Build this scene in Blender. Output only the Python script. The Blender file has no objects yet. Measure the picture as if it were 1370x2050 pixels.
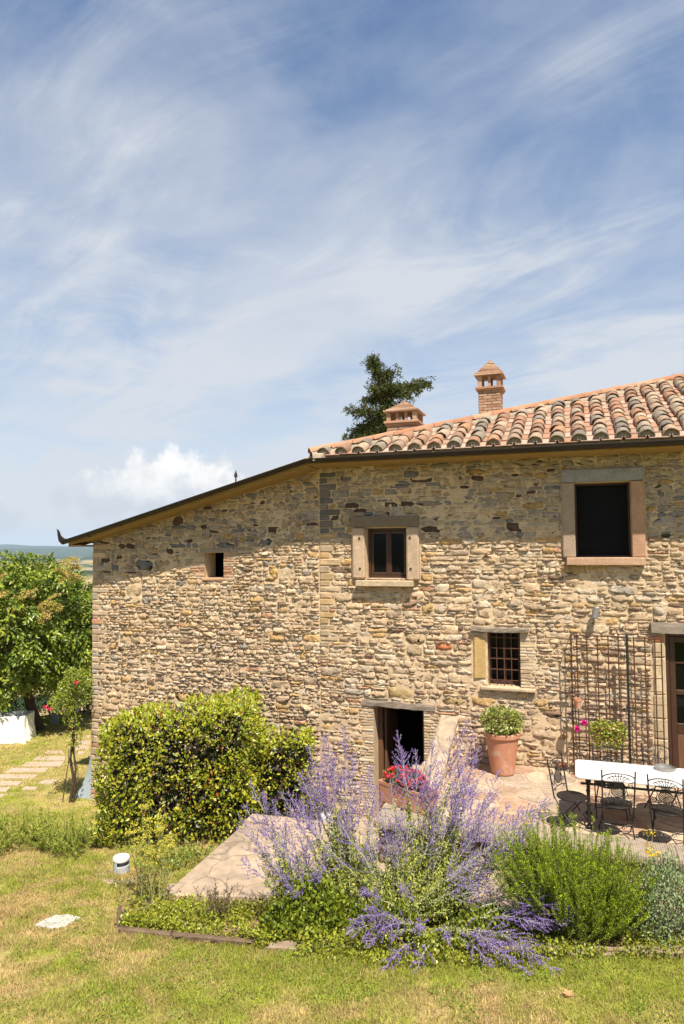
import bpy, math, random
import numpy as np
from mathutils import Vector, Matrix

rng = random.Random(7)
NR = np.random.RandomState(11)
SC = bpy.context.scene
COL = SC.collection
R = math.radians

# ------------------------------------------------------------------ camera
F_PX, EYE = 1367.0, 4.3
cam_d = bpy.data.cameras.new('camera')
cam_d.sensor_fit = 'VERTICAL'
cam_d.sensor_height = 36.0
cam_d.lens = F_PX / 2050 * 36.0
cam_d.clip_start, cam_d.clip_end = 0.1, 40000
cam = bpy.data.objects.new('camera', cam_d)
COL.objects.link(cam)
CAM_M = Matrix.Rotation(R(90 + 2.72), 3, 'X') @ Matrix.Rotation(R(-0.5), 3, 'Z')
cam.matrix_world = Matrix.Translation((0, 0, EYE)) @ CAM_M.to_4x4()
SC.camera = cam
# ------------------------------------------------------------------ exposure
SC.view_settings.view_transform = 'Standard'
SC.view_settings.look = 'None'
SC.view_settings.exposure = 0.85
SC.view_settings.gamma = 1.0
SC.view_settings.use_curve_mapping = False
SC.cycles.max_bounces = 8
SC.cycles.transparent_max_bounces = 12

# house frame: U along the facade to the right, N out of the facade
TH = R(18.9)
U3 = Vector((math.cos(TH), -math.sin(TH), 0))
N3 = Vector((-math.sin(TH), -math.cos(TH), 0))
O3 = Vector((-0.4490, 13.6391, 0))

def W(u, v, w):                       # house frame -> world
    return O3 + U3 * u + N3 * v + Vector((0, 0, w))

# sun: travels left, into the wall and down
S_TRAVEL = (U3 * -0.735 + N3 * -1.0 + Vector((0, 0, -2.1))).normalized()
TO_SUN = -S_TRAVEL
sun_d = bpy.data.lights.new('sun', 'SUN')
sun_d.energy = 5.0
sun_d.angle = R(0.53)
sun_d.color = (1.0, 0.91, 0.77)
sun = bpy.data.objects.new('sun', sun_d)
COL.objects.link(sun)
sun.rotation_euler = TO_SUN.to_track_quat('Z', 'Y').to_euler()
sun.location = (3, -6, 20)

def build_world():
    w = bpy.data.worlds.new('World')
    SC.world = w
    w.use_nodes = True
    nt = w.node_tree
    nt.nodes.clear()
    N, L = nt.nodes.new, nt.links.new
    def math_(op, a, b=None, clamp=False):
        n = N('ShaderNodeMath'); n.operation = op; n.use_clamp = clamp
        for i, x in enumerate((a, b)):
            if x is None: continue
            if isinstance(x, (int, float)): n.inputs[i].default_value = x
            else: L(x, n.inputs[i])
        return n.outputs[0]
    def smooth(x, a, b):
        n = N('ShaderNodeMapRange'); n.interpolation_type = 'SMOOTHSTEP'
        L(x, n.inputs[0]); n.inputs[1].default_value = a; n.inputs[2].default_value = b
        return n.outputs[0]
    def vec(x, y, z):
        n = N('ShaderNodeCombineXYZ')
        for i, q in enumerate((x, y, z)):
            if isinstance(q, (int, float)): n.inputs[i].default_value = q
            else: L(q, n.inputs[i])
        return n.outputs[0]
    def noise(v, scale, detail=6, rough=.55, dist=0.0):
        n = N('ShaderNodeTexNoise'); L(v, n.inputs['Vector'])
        n.inputs['Scale'].default_value = scale; n.inputs['Detail'].default_value = detail
        n.inputs['Roughness'].default_value = rough; n.inputs['Distortion'].default_value = dist
        return n.outputs[0]
    sky = N('ShaderNodeTexSky'); sky.sky_type = 'NISHITA'; sky.sun_disc = False
    sky.sun_elevation = math.asin(TO_SUN.z)
    sky.sun_rotation = math.atan2(TO_SUN.x, TO_SUN.y)
    sky.air_density, sky.dust_density, sky.ozone_density = 1.0, 0.4, 2.2
    sky.altitude = 300
    tc = N('ShaderNodeTexCoord')
    sep = N('ShaderNodeSeparateXYZ'); L(tc.outputs['Generated'], sep.inputs[0])
    x, y, z = sep.outputs
    zz = math_('ADD', math_('MAXIMUM', z, 0.0), 0.16)
    px, py = math_('DIVIDE', x, zz), math_('DIVIDE', y, zz)
    # cirrus sheet: a broad soft veil with fine wind-drawn fibres
    a = R(-38)
    qx = math_('ADD', math_('MULTIPLY', px, math.cos(a)), math_('MULTIPLY', py, math.sin(a)))
    qy = math_('SUBTRACT', math_('MULTIPLY', py, math.cos(a)), math_('MULTIPLY', px, math.sin(a)))
    n1 = noise(vec(math_('MULTIPLY', qx, .50), qy, 2.2), 0.85, 3, .45)
    n1b = noise(vec(math_('MULTIPLY', qx, .85), qy, 7.7), 2.3, 9, .60, .5)
    n2 = noise(vec(math_('MULTIPLY', qx, 0.55), math_('MULTIPLY', qy, 1.45), 9.1), 2.4, 12, .66, .7)
    n4 = noise(vec(px, py, 8.2), 1.1, 4, .55)
    veil = smooth(math_('ADD', math_('MULTIPLY', n1, .66), math_('MULTIPLY', n1b, .34)), .42, .62)
    wisp = math_('MULTIPLY', smooth(n2, .38, .70), smooth(n4, .38, .58))
    cir = math_('ADD', math_('MULTIPLY', veil, .62), math_('MULTIPLY', wisp, .50), True)
    # whitening towards the horizon
    hz = math_('POWER', math_('SUBTRACT', 1.0, math_('MAXIMUM', z, 0.0), True), 2.45)
    cover = math_('ADD', math_('MULTIPLY', cir, .74), math_('MULTIPLY', hz, 1.10), True)
    mix = N('ShaderNodeMix'); mix.data_type = 'RGBA'
    hs = N('ShaderNodeHueSaturation'); hs.inputs['Saturation'].default_value = 1.32; hs.inputs['Value'].default_value = 1.12; L(sky.outputs[0], hs.inputs['Color'])
    L(math_('MULTIPLY', cover, .93), mix.inputs[0]); L(hs.outputs[0], mix.inputs[6])
    mix.inputs[7].default_value = (5.6, 5.85, 6.25, 1)
    col = mix.outputs[2]
    # cumulus heaps low over the horizon
    def heap(col, blobs, amount):
        m = None
        nv = noise(tc.outputs['Generated'], 34, 10, .66)
        nb = noise(tc.outputs['Generated'], 9, 3, .5)
        shade_n = noise(tc.outputs['Generated'], 15, 6, .6)
        low = None
        for (cx, cy, r) in blobs:
            d = Vector(((cx - 685) / F_PX, -(cy - 1025) / F_PX, -1)); d = (CAM_M @ d).normalized()
            n = N('ShaderNodeVectorMath'); n.operation = 'SUBTRACT'
            L(tc.outputs['Generated'], n.inputs[0]); n.inputs[1].default_value = d
            s = N('ShaderNodeVectorMath'); s.operation = 'MULTIPLY'
            L(n.outputs[0], s.inputs[0]); k = F_PX / r; s.inputs[1].default_value = (k, k, k * 1.15)
            l = N('ShaderNodeVectorMath'); l.operation = 'LENGTH'; L(s.outputs[0], l.inputs[0])
            v = math_('SUBTRACT', 1.0, l.outputs['Value'])
            m = v if m is None else math_('MAXIMUM', m, v)
        f = math_('ADD', m, math_('ADD', math_('MULTIPLY', math_('SUBTRACT', nv, .5), 2.6), math_('MULTIPLY', math_('SUBTRACT', nb, .5), .7)))
        mask = math_('MULTIPLY', smooth(f, -.12, .62), amount)
        body = smooth(math_('ADD', z, math_('MULTIPLY', math_('SUBTRACT', shade_n, .5), .16)), .125, .055)
        cm = N('ShaderNodeMix'); cm.data_type = 'RGBA'; L(body, cm.inputs[0])
        cm.inputs[6].default_value = (8.6, 8.4, 8.1, 1); cm.inputs[7].default_value = (5.1, 5.4, 5.9, 1)
        mx = N('ShaderNodeMix'); mx.data_type = 'RGBA'
        L(mask, mx.inputs[0]); L(col, mx.inputs[6]); L(cm.outputs[2], mx.inputs[7])
        return mx.outputs[2]
    col = heap(col, [(350, 940, 52), (300, 962, 60), (255, 975, 52), (400, 962, 60), (450, 985, 50), (225, 1005, 70), (330, 1010, 100), (420, 1000, 80),
                     (165, 955, 20), (150, 968, 18), (180, 1000, 36), (120, 1005, 30), (5, 1035, 38), (-40, 1020, 45), (-160, 1000, 80),
                     (-320, 1020, 90), (-520, 1030, 80), (1500, 1000, 70), (1700, 1010, 90), (2000, 1030, 90)], .88)
    bg = N('ShaderNodeBackground'); bg.inputs[1].default_value = 0.072
    out = N('ShaderNodeOutputWorld')
    L(col, bg.inputs[0]); L(bg.outputs[0], out.inputs[0])
build_world()

# ================================================================== helpers
def ray(px, py):
    return CAM_M @ Vector(((px - 685) / F_PX, -(py - 1025) / F_PX, -1))
def PY(px, py, y):                    # point of the place seen at a photo pixel, y metres ahead
    d = ray(px, py); return Vector((0, 0, EYE)) + d * (y / d.y)
def PZ(px, py, z):                    # ... on a level at height z
    d = ray(px, py); return Vector((0, 0, EYE)) + d * ((z - EYE) / d.z)

def tag(o, label=None, cat=None, group=None, kind=None):
    if label: o['label'] = label
    if cat: o['category'] = cat
    if group: o['group'] = group
    if kind: o['kind'] = kind
    return o
def empty(name, loc=(0, 0, 0), rz=0.0, parent=None):
    o = bpy.data.objects.new(name, None)
    o.empty_display_size = .2
    COL.objects.link(o); o.location = loc; o.rotation_euler = (0, 0, rz)
    if parent: o.parent = parent
    return o
def link(name, me, parent=None, loc=(0, 0, 0), rot=(0, 0, 0), scale=None):
    o = bpy.data.objects.new(name, me)
    COL.objects.link(o); o.parent = parent; o.location = loc; o.rotation_euler = rot
    if scale is not None: o.scale = scale
    return o
def copy_tree(o, parent=None):
    c = o.copy(); COL.objects.link(c); c.parent = parent
    for ch in list(o.children): copy_tree(ch, c)
    return c

def mesh_np(name, V, Fc, mats, col=None, mi=None, smooth=False):
    """fast mesh: V (n,3), Fc (m,3) or (m,4)"""
    V = np.asarray(V, np.float32); Fc = np.asarray(Fc, np.int32)
    me = bpy.data.meshes.new(name)
    k = Fc.shape[1]
    me.vertices.add(len(V)); me.vertices.foreach_set('co', V.ravel())
    me.loops.add(Fc.size); me.loops.foreach_set('vertex_index', Fc.ravel())
    me.polygons.add(len(Fc))
    me.polygons.foreach_set('loop_start', np.arange(0, Fc.size, k, dtype=np.int32))
    me.polygons.foreach_set('loop_total', np.full(len(Fc), k, np.int32))
    for m in (mats if isinstance(mats, (list, tuple)) else [mats]): me.materials.append(m)
    if mi is not None: me.polygons.foreach_set('material_index', np.asarray(mi, np.int32))
    if smooth: me.polygons.foreach_set('use_smooth', np.ones(len(Fc), bool))
    if col is not None:
        at = me.color_attributes.new('col', 'FLOAT_COLOR', 'POINT')
        c = np.ones((len(V), 4), np.float32); c[:, :3] = col
        at.data.foreach_set('color', c.ravel())
    me.update(); me.validate()
    return me

class MB:
    """collects shapes into one mesh"""
    def __init__(s): s.v, s.f, s.m, s.c = [], [], [], []; s.col = (1, 1, 1); s.mi = 0
    def add(s, vs, fs, xf=None):
        b = len(s.v)
        s.v += [tuple(xf @ Vector(p)) if xf is not None else tuple(p) for p in vs]
        s.c += [s.col] * len(vs)
        s.f += [tuple(b + i for i in f) for f in fs]; s.m += [s.mi] * len(fs)
    def box(s, a, b, bev=0.0, xf=None):
        (x0, y0, z0), (x1, y1, z1) = a, b
        if bev <= 0:
            vs = [(x0, y0, z0), (x1, y0, z0), (x1, y1, z0), (x0, y1, z0), (x0, y0, z1), (x1, y0, z1), (x1, y1, z1), (x0, y1, z1)]
            fs = [(3, 2, 1, 0), (4, 5, 6, 7), (0, 1, 5, 4), (1, 2, 6, 5), (2, 3, 7, 6), (3, 0, 4, 7)]
            return s.add(vs, fs, xf)
        e = min(bev, (x1 - x0) * .45, (y1 - y0) * .45, (z1 - z0) * .45)
        vs, idx = [], {}
        for i, X in enumerate((x0, x1)):
            for j, Y in enumerate((y0, y1)):
                for k, Z in enumerate((z0, z1)):
                    sx, sy, sz = (1, -1)[i] * e, (1, -1)[j] * e, (1, -1)[k] * e
                    for ax, p in enumerate(((X, Y + sy, Z + sz), (X + sx, Y, Z + sz), (X + sx, Y + sy, Z))):
                        idx[i, j, k, ax] = len(vs); vs.append(p)
        I = lambda i, j, k, a: idx[i, j, k, a]
        fs = []
        for i in (0, 1):
            q = [I(i, 0, 0, 0), I(i, 1, 0, 0), I(i, 1, 1, 0), I(i, 0, 1, 0)]; fs.append(q if i else q[::-1])
            q = [I(0, i, 0, 1), I(0, i, 1, 1), I(1, i, 1, 1), I(1, i, 0, 1)]; fs.append(q if i else q[::-1])
            q = [I(0, 0, i, 2), I(1, 0, i, 2), I(1, 1, i, 2), I(0, 1, i, 2)]; fs.append(q if i else q[::-1])
        for a in (0, 1):
            for b_ in (0, 1):
                fs.append([I(a, b_, 0, 0), I(a, b_, 1, 0), I(a, b_, 1, 1), I(a, b_, 0, 1)])
                fs.append([I(a, 0, b_, 0), I(a, 1, b_, 0), I(a, 1, b_, 2), I(a, 0, b_, 2)])
                fs.append([I(0, a, b_, 1), I(1, a, b_, 1), I(1, a, b_, 2), I(0, a, b_, 2)])
                for c in (0, 1):
                    fs.append([I(a, b_, c, 0), I(a, b_, c, 1), I(a, b_, c, 2)])
        s.add(vs, fs, xf)
    def tube(s, pts, r, n=6, cap=True, xf=None):
        pts = [Vector(p) for p in pts]
        rs = r if isinstance(r, (list, tuple)) else [r] * len(pts)
        vs, fs = [], []
        up = None
        for i, p in enumerate(pts):
            t = (pts[min(i + 1, len(pts) - 1)] - pts[max(i - 1, 0)])
            t = t.normalized() if t.length > 1e-9 else Vector((0, 0, 1))
            if up is None:
                up = Vector((0, 0, 1)) if abs(t.z) < .9 else Vector((1, 0, 0))
            a = up - t * up.dot(t)
            a = a.normalized() if a.length > 1e-6 else t.orthogonal().normalized()
            up = a
            b = t.cross(a)
            for k in range(n):
                q = 2 * math.pi * k / n
                vs.append(p + (a * math.cos(q) + b * math.sin(q)) * rs[i])
        for i in range(len(pts) - 1):
            for k in range(n):
                k2 = (k + 1) % n
                fs.append((i * n + k, i * n + k2, (i + 1) * n + k2, (i + 1) * n + k))
        if cap and n > 2:
            fs.append(tuple(range(n))[::-1]); fs.append(tuple((len(pts) - 1) * n + k for k in range(n)))
        s.add(vs, fs, xf)
    def lathe(s, prof, n=24, xf=None, cap0=True, cap1=True):
        vs, fs = [], []
        for (r, z) in prof:
            for k in range(n):
                q = 2 * math.pi * k / n
                vs.append((r * math.cos(q), r * math.sin(q), z))
        for i in range(len(prof) - 1):
            for k in range(n):
                k2 = (k + 1) % n
                fs.append((i * n + k, i * n + k2, (i + 1) * n + k2, (i + 1) * n + k))
        if cap0: fs.append(tuple(range(n))[::-1])
        if cap1: fs.append(tuple((len(prof) - 1) * n + k for k in range(n)))
        s.add(vs, fs, xf)
    def jitter(s, a):
        s.v = [(x + rng.uniform(-a, a), y + rng.uniform(-a, a), z + rng.uniform(-a, a)) for x, y, z in s.v]
        return s
    def mesh(s, name, mats, smooth=False, col=False):
        me = bpy.data.meshes.new(name)
        me.from_pydata(s.v, [], s.f)
        for m in (mats if isinstance(mats, (list, tuple)) else [mats]): me.materials.append(m)
        if any(s.m): me.polygons.foreach_set('material_index', s.m)
        if smooth: me.polygons.foreach_set('use_smooth', [True] * len(s.f))
        if col:
            at = me.color_attributes.new('col', 'FLOAT_COLOR', 'POINT')
            at.data.foreach_set('color', [x for c in s.c for x in (*c, 1)])
        me.update()
        return me
    def build(s, name, mats, parent=None, smooth=False, col=False, loc=(0, 0, 0), rot=(0, 0, 0)):
        o = link(name, s.mesh(name, mats, smooth, col), parent, loc, rot)
        if smooth == 'auto':
            pass
        return o

# value noise in numpy
def _h(ix, iy, s):
    n = (ix.astype(np.int64) * 374761393 + iy.astype(np.int64) * 668265263 + s * 982451653) & 0x7fffffff
    n = ((n ^ (n >> 13)) * 1274126177) & 0x7fffffff
    return ((n ^ (n >> 16)) & 0xffff) / 65535.0
def vnoise(x, y, s=0):
    x = np.asarray(x, float); y = np.asarray(y, float)
    ix, iy = np.floor(x), np.floor(y); fx, fy = x - ix, y - iy
    fx, fy = fx * fx * (3 - 2 * fx), fy * fy * (3 - 2 * fy)
    a, b, c, d = _h(ix, iy, s), _h(ix + 1, iy, s), _h(ix, iy + 1, s), _h(ix + 1, iy + 1, s)
    return (a * (1 - fx) + b * fx) * (1 - fy) + (c * (1 - fx) + d * fx) * fy
def fbm(x, y, s=0, o=4):
    t, a, f = 0, .5, 1.0
    for k in range(o):
        t = t + a * vnoise(np.asarray(x) * f, np.asarray(y) * f, s + k * 17); a *= .5; f *= 2.03
    return t / (1 - .5 ** o)

# ------------------------------------------------------------------ materials
def M(name, col=(.5, .5, .5), rough=.8, attr=False, rand=None, var=.0, vscale=6.0, bump=0.0, bscale=30.0, bdist=.01,
      metal=0.0, spec=.3, transl=0.0, stretch=None, var2=0.0, v2scale=1.5, coords='Object', tint=None, crack=None):
    m = bpy.data.materials.new(name); m.use_nodes = True
    nt = m.node_tree; N, L = nt.nodes.new, nt.links.new
    b = nt.nodes['Principled BSDF']; out = nt.nodes['Material Output']
    b.inputs['Roughness'].default_value = rough; b.inputs['Metallic'].default_value = metal
    b.inputs['Specular IOR Level'].default_value = spec
    tc = N('ShaderNodeTexCoord'); vec = tc.outputs[coords]
    if stretch:
        mp = N('ShaderNodeMapping'); mp.inputs['Scale'].default_value = stretch
        L(vec, mp.inputs['Vector']); vec = mp.outputs[0]
    if attr:
        a = N('ShaderNodeVertexColor'); a.layer_name = 'col'; c = a.outputs[0]
    elif rand:
        oi = N('ShaderNodeObjectInfo'); cr = N('ShaderNodeValToRGB'); cr.color_ramp.interpolation = 'CONSTANT'
        e = cr.color_ramp.elements
        while len(e) < len(rand): e.new(.5)
        for i, rc in enumerate(rand): e[i].position = i / len(rand); e[i].color = (*rc, 1)
        L(oi.outputs['Random'], cr.inputs[0]); c = cr.outputs[0]
    else:
        rg = N('ShaderNodeRGB'); rg.outputs[0].default_value = (*col, 1); c = rg.outputs[0]
    def vary(c, scale, amt, detail, tintc=None):
        n = N('ShaderNodeTexNoise'); n.inputs['Scale'].default_value = scale; n.inputs['Detail'].default_value = detail
        n.inputs['Roughness'].default_value = .65
        L(vec, n.inputs['Vector'])
        r = N('ShaderNodeMapRange'); L(n.outputs[0], r.inputs[0]); r.inputs[1].default_value = .25; r.inputs[2].default_value = .75
        r.inputs[3].default_value = 1 - amt; r.inputs[4].default_value = 1 + amt
        h = N('ShaderNodeMix'); h.data_type = 'RGBA'; h.blend_type = 'MULTIPLY'; h.inputs[0].default_value = 1
        L(c, h.inputs[6]); L(r.outputs[0], h.inputs[7])
        return h.outputs[2], n.outputs[0]
    if var: c, _ = vary(c, vscale, var, 6)
    if var2: c, _ = vary(c, v2scale, var2, 4)
    if tint:
        n = N('ShaderNodeTexNoise'); n.inputs['Scale'].default_value = tint[1]; n.inputs['Detail'].default_value = 5; L(vec, n.inputs['Vector'])
        r = N('ShaderNodeMapRange'); r.interpolation_type = 'SMOOTHSTEP'
        L(n.outputs[0], r.inputs[0]); r.inputs[1].default_value = tint[2]; r.inputs[2].default_value = tint[2] + .14
        r.inputs[4].default_value = tint[3]
        h = N('ShaderNodeMix'); h.data_type = 'RGBA'; L(r.outputs[0], h.inputs[0]); L(c, h.inputs[6]); h.inputs[7].default_value = (*tint[0], 1)
        c = h.outputs[2]
    if crack:
        n = N('ShaderNodeTexNoise'); n.inputs['Scale'].default_value = 2.5; L(vec, n.inputs['Vector'])
        wv = N('ShaderNodeVectorMath'); wv.operation = 'MULTIPLY_ADD'; L(n.outputs[1], wv.inputs[0]); wv.inputs[1].default_value = (.35, .35, .35); L(vec, wv.inputs[2])
        vo = N('ShaderNodeTexVoronoi'); vo.feature = 'DISTANCE_TO_EDGE'; vo.inputs['Scale'].default_value = crack[0]; L(wv.outputs[0], vo.inputs['Vector'])
        r = N('ShaderNodeMapRange'); r.interpolation_type = 'SMOOTHSTEP'; L(vo.outputs[0], r.inputs[0]); r.inputs[1].default_value = .004; r.inputs[2].default_value = crack[1]; r.inputs[3].default_value = .55; r.inputs[4].default_value = 0
        h = N('ShaderNodeMix'); h.data_type = 'RGBA'; L(r.outputs[0], h.inputs[0]); L(c, h.inputs[6]); h.inputs[7].default_value = (.13, .11, .075, 1); c = h.outputs[2]
    L(c, b.inputs['Base Color'])
    if bump:
        n = N('ShaderNodeTexNoise'); n.inputs['Scale'].default_value = bscale; n.inputs['Detail'].default_value = 7
        n.inputs['Roughness'].default_value = .65; L(vec, n.inputs['Vector'])
        bp = N('ShaderNodeBump'); bp.inputs['Strength'].default_value = bump; bp.inputs['Distance'].default_value = bdist
        L(n.outputs[0], bp.inputs['Height']); L(bp.outputs[0], b.inputs['Normal'])
    if transl:
        t = N('ShaderNodeBsdfTranslucent'); mx = N('ShaderNodeMixShader'); mx.inputs[0].default_value = transl
        g = N('ShaderNodeMix'); g.data_type = 'RGBA'; g.blend_type = 'MULTIPLY'; g.inputs[0].default_value = 1
        L(c, g.inputs[6]); g.inputs[7].default_value = (1.25, 1.2, .6, 1)
        L(g.outputs[2], t.inputs[0]); L(b.outputs[0], mx.inputs[1]); L(t.outputs[0], mx.inputs[2]); L(mx.outputs[0], out.inputs[0])
    return m

TILE = [(0.302, 0.168, 0.105), (0.286, 0.202, 0.139), (0.353, 0.244, 0.164), (0.244, 0.147, 0.0966), (0.235, 0.193, 0.147), (0.353, 0.197, 0.113), (0.302, 0.244, 0.176), (0.176, 0.143, 0.113), (0.386, 0.286, 0.197), (0.311, 0.168, 0.101)]
mt = {
    'stone': M('rubble_stone', attr=True, rough=.94, var=.30, vscale=30, var2=.18, v2scale=9, bump=1.0, bscale=32, bdist=.03, spec=.1),
    'dressed': M('dressed_stone', attr=True, rough=.9, var=.22, vscale=26, var2=.18, v2scale=5, bump=.8, bscale=70, bdist=.010, spec=.15),
    'brick': M('brick', attr=True, rough=.92, var=.25, vscale=24, bump=.7, bscale=60, bdist=.010, spec=.15),
    'mortar': M('lime_mortar', (.53, .40, .26), rough=.95, var=.14, vscale=16, var2=.12, v2scale=1.1, bump=.8, bscale=60, bdist=.012, spec=.1),
    'tile': M('roof_tile', rand=TILE, rough=.9, var=.30, vscale=14, bump=.6, bscale=50, bdist=.008, spec=.15, tint=((.19, .17, .13), 11, .54, .62)),
    'pan': M('flat_tile', rand=[(0.353, 0.198, 0.133), (0.37, 0.232, 0.163), (0.318, 0.181, 0.12), (0.396, 0.267, 0.198), (0.31, 0.211, 0.15), (0.413, 0.292, 0.224)], rough=.9, var=.22, vscale=12, bump=.5, bscale=50, bdist=.006, spec=.15, tint=((.22, .19, .14), 9, .60, .55)),
    'ridge': M('ridge_tile', rand=[(0.378, 0.171, 0.09), (0.36, 0.198, 0.117), (0.324, 0.162, 0.09), (0.387, 0.234, 0.144)], rough=.88, var=.2, vscale=12, bump=.4, bscale=50, spec=.15),
    'chimney': M('chimney_brick', rand=[(.38, .22, .14), (.41, .26, .175), (.37, .24, .16), (.43, .29, .20), (.33, .19, .125)], rough=.92, var=.22, vscale=20, bump=.6, bscale=60, bdist=.008, spec=.12),
    'gutter': M('dark_gutter_metal', (.022, .015, .012), rough=.45, metal=.35, spec=.5, var=.3, vscale=5),
    'soffit': M('soffit_board', (.30, .19, .07), rough=.8, var=.3, vscale=5, stretch=(1, 8, 8), bump=.3, bscale=12),
    'frame': M('brown_window_wood', (.050, .022, .012), rough=.45, spec=.4, var=.25, vscale=8, stretch=(6, 6, 1)),
    'door': M('door_wood', (.13, .065, .035), rough=.55, var=.3, vscale=7, stretch=(7, 7, .8), bump=.3, bscale=20),
    'glass': M('dark_glass', (.004, .004, .004), rough=.08, spec=.12),
    'screen': M('insect_screen', (.003, .003, .004), rough=.6, spec=.12),
    'dark': M('dark_room', (.012, .010, .009), rough=.95, spec=.05),
    'old_wood': M('weathered_wood', (.27, .22, .17), rough=.9, var=.35, vscale=10, stretch=(.6, 9, 9), bump=1.0, bscale=14, bdist=.02),
    'iron': M('rusty_iron', (.10, .045, .025), rough=.75, metal=.2, var=.4, vscale=14),
    'black_iron': M('wrought_iron', (.035, .032, .030), rough=.42, metal=.5, spec=.5, var=.25, vscale=20),
    'marble': M('white_marble', (.66, .65, .63), rough=.35, spec=.4, var=.05, vscale=4, stretch=(1, 3, 1)),
    'terracotta': M('terracotta', (.46, .215, .13), rough=.85, var=.16, vscale=7, bump=.3, bscale=50, spec=.15, tint=((.52, .38, .30), 5, .54, .6)),
    'paving': M('paving_stone', attr=True, rough=.92, var=.32, vscale=14, var2=.25, v2scale=3, tint=((.22, .165, .115), 7, .54, .5), bump=.6, bscale=30, bdist=.012, spec=.15),
    'paving_joint': M('paving_mortar', (.40, .30, .205), rough=.95, var=.15, vscale=10, bump=.5, bscale=50),
    'concrete': M('pale_concrete', (.37, .285, .205), rough=.92, var=.22, vscale=7, var2=.22, v2scale=1.2, bump=.6, bscale=45, bdist=.008, spec=.12, tint=((.24, .195, .15), 2.6, .50, .65), crack=(.95, .022)),
    'coping': M('tooled_coping', (.31, .255, .19), rough=.92, var=.28, vscale=16, bump=.9, bscale=45, bdist=.012, spec=.12),
    'rubble': M('terrace_rubble', attr=True, rough=.92, var=.28, vscale=14, bump=.9, bscale=30, bdist=.02, spec=.12),
    'plaster': M('pale_plaster', (.36, .42, .46), rough=.9, var=.12, vscale=6, bump=.4, bscale=30),
    'leaf': M('leaf', attr=True, rough=.38, spec=.4, transl=.17, var=.12, vscale=9),
    'matte_leaf': M('matte_leaf', attr=True, rough=.7, spec=.2, transl=.16),
    'petal': M('petal', attr=True, rough=.65, spec=.2, transl=.25),
    'stem': M('plant_stem', attr=True, rough=.8, spec=.2),
    'bark': M('bark', (.10, .07, .05), rough=.95, var=.4, vscale=9, stretch=(3, 3, .6), bump=1, bscale=12, bdist=.04),
    'rubble_kerb': M('kerb_stone', (.27, .20, .145), rough=.95, var=.3, vscale=9, bump=.9, bscale=25, bdist=.015, spec=.1, tint=((.14, .13, .08), 5, .52, .6)),
    'grass': M('grass_blade', attr=True, rough=.75, spec=.15, transl=.25),
    'ground': M('lawn_ground', attr=True, rough=.98, spec=.05, var=.35, vscale=28, var2=.2, v2scale=3, bump=.6, bscale=40, bdist=.03),
    'far': M('far_land', attr=True, rough=1.0, spec=.0, var=.25, vscale=.012),
    'soil': M('dry_soil', (.26, .17, .10), rough=.98, var=.35, vscale=14, bump=1, bscale=25, bdist=.03, spec=.05),
    'cloth': M('white_cloth', (.80, .79, .76), rough=.85, spec=.15, bump=.2, bscale=20),
    'white': M('white_paint', (.62, .62, .60), rough=.5, spec=.3),
    'grey': M('grey_paint', (.38, .40, .42), rough=.5, spec=.4, var=.1, vscale=8),
    'darkgrey': M('dark_slot', (.03, .03, .03), rough=.7),
    'old_timber': M('old_timber', (.15, .105, .07), rough=.95, var=.4, vscale=12, bump=1.0, bscale=18, bdist=.02, spec=.1),
    'slotgrey': M('slot_grey', (.16, .16, .16), rough=.6),
    'bluegrey': M('blue_grey_paint', (.22, .28, .32), rough=.6),
    'flat_stone': M('white_field_stone', (.50, .46, .41), rough=.92, var=.2, vscale=10, bump=.8, bscale=25, bdist=.02, tint=((.36, .33, .30), 6, .55, .6)),
    'step': M('stepping_stone', (.43, .33, .25), rough=.93, var=.15, vscale=8, bump=.5, bscale=40),
    'ash': M('grey_metal', (.30, .29, .28), rough=.4, metal=.5),
    'dryleaf': M('dry_leaf', (.48, .27, .13), rough=.8, transl=.2, var=.2, vscale=20),
}

# ------------------------------------------------------------------ terrain
CTRL = np.array([(-3, 6.1, .2), (0, 5.9, .3), (2.8, 5.8, .35), (6, 6.0, .4), (0, 2.5, .55), (-6, 4, .2), (6, 2.5, .6), (0, -3, .75), (-9, -1, .4), (9, -1, .8),
    (3.5, 7.2, .08), (1.2, 7.3, .04), (-1.2, 7.65, -.04), (-2.6, 8.05, -.13), (-3.45, 8.4, -.2), (-3.3, 10.3, -.5), (-4.2, 12.1, -.93), (-5.6, 15.2, -1.3),
    (-9.9, 20.9, -1.45), (-8, 16, -1.32), (-10, 25, -1.5), (-7, 10.2, -.65), (-2, 12.2, -.93), (-.6, 13, -.98), (1, 12.6, -1.0), (-1.9, 9.6, -.52), (-.2, 11.2, -.75),
    (4, 9, -.15), (0, 9.6, -.45), (4, 13, -.4), (9, 10, 0), (10, 24, -1.2), (0, 25, -1.5), (-15, 14, -1.5), (-16, 24, -1.8), (-11, 8, -.7), (14, 6, .4)])
def _tps_fit():
    P = CTRL[:, :2]; n = len(P)
    r2 = ((P[:, None] - P[None]) ** 2).sum(-1)
    K = np.where(r2 > 0, .5 * r2 * np.log(np.maximum(r2, 1e-12)), 0) + np.eye(n) * .25
    A = np.zeros((n + 3, n + 3)); A[:n, :n] = K; A[:n, n] = 1; A[:n, n + 1:] = P; A[n, :n] = 1; A[n + 1:, :n] = P.T
    return np.linalg.solve(A, np.concatenate([CTRL[:, 2], [0, 0, 0]]))
_TP = _tps_fit()
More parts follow.
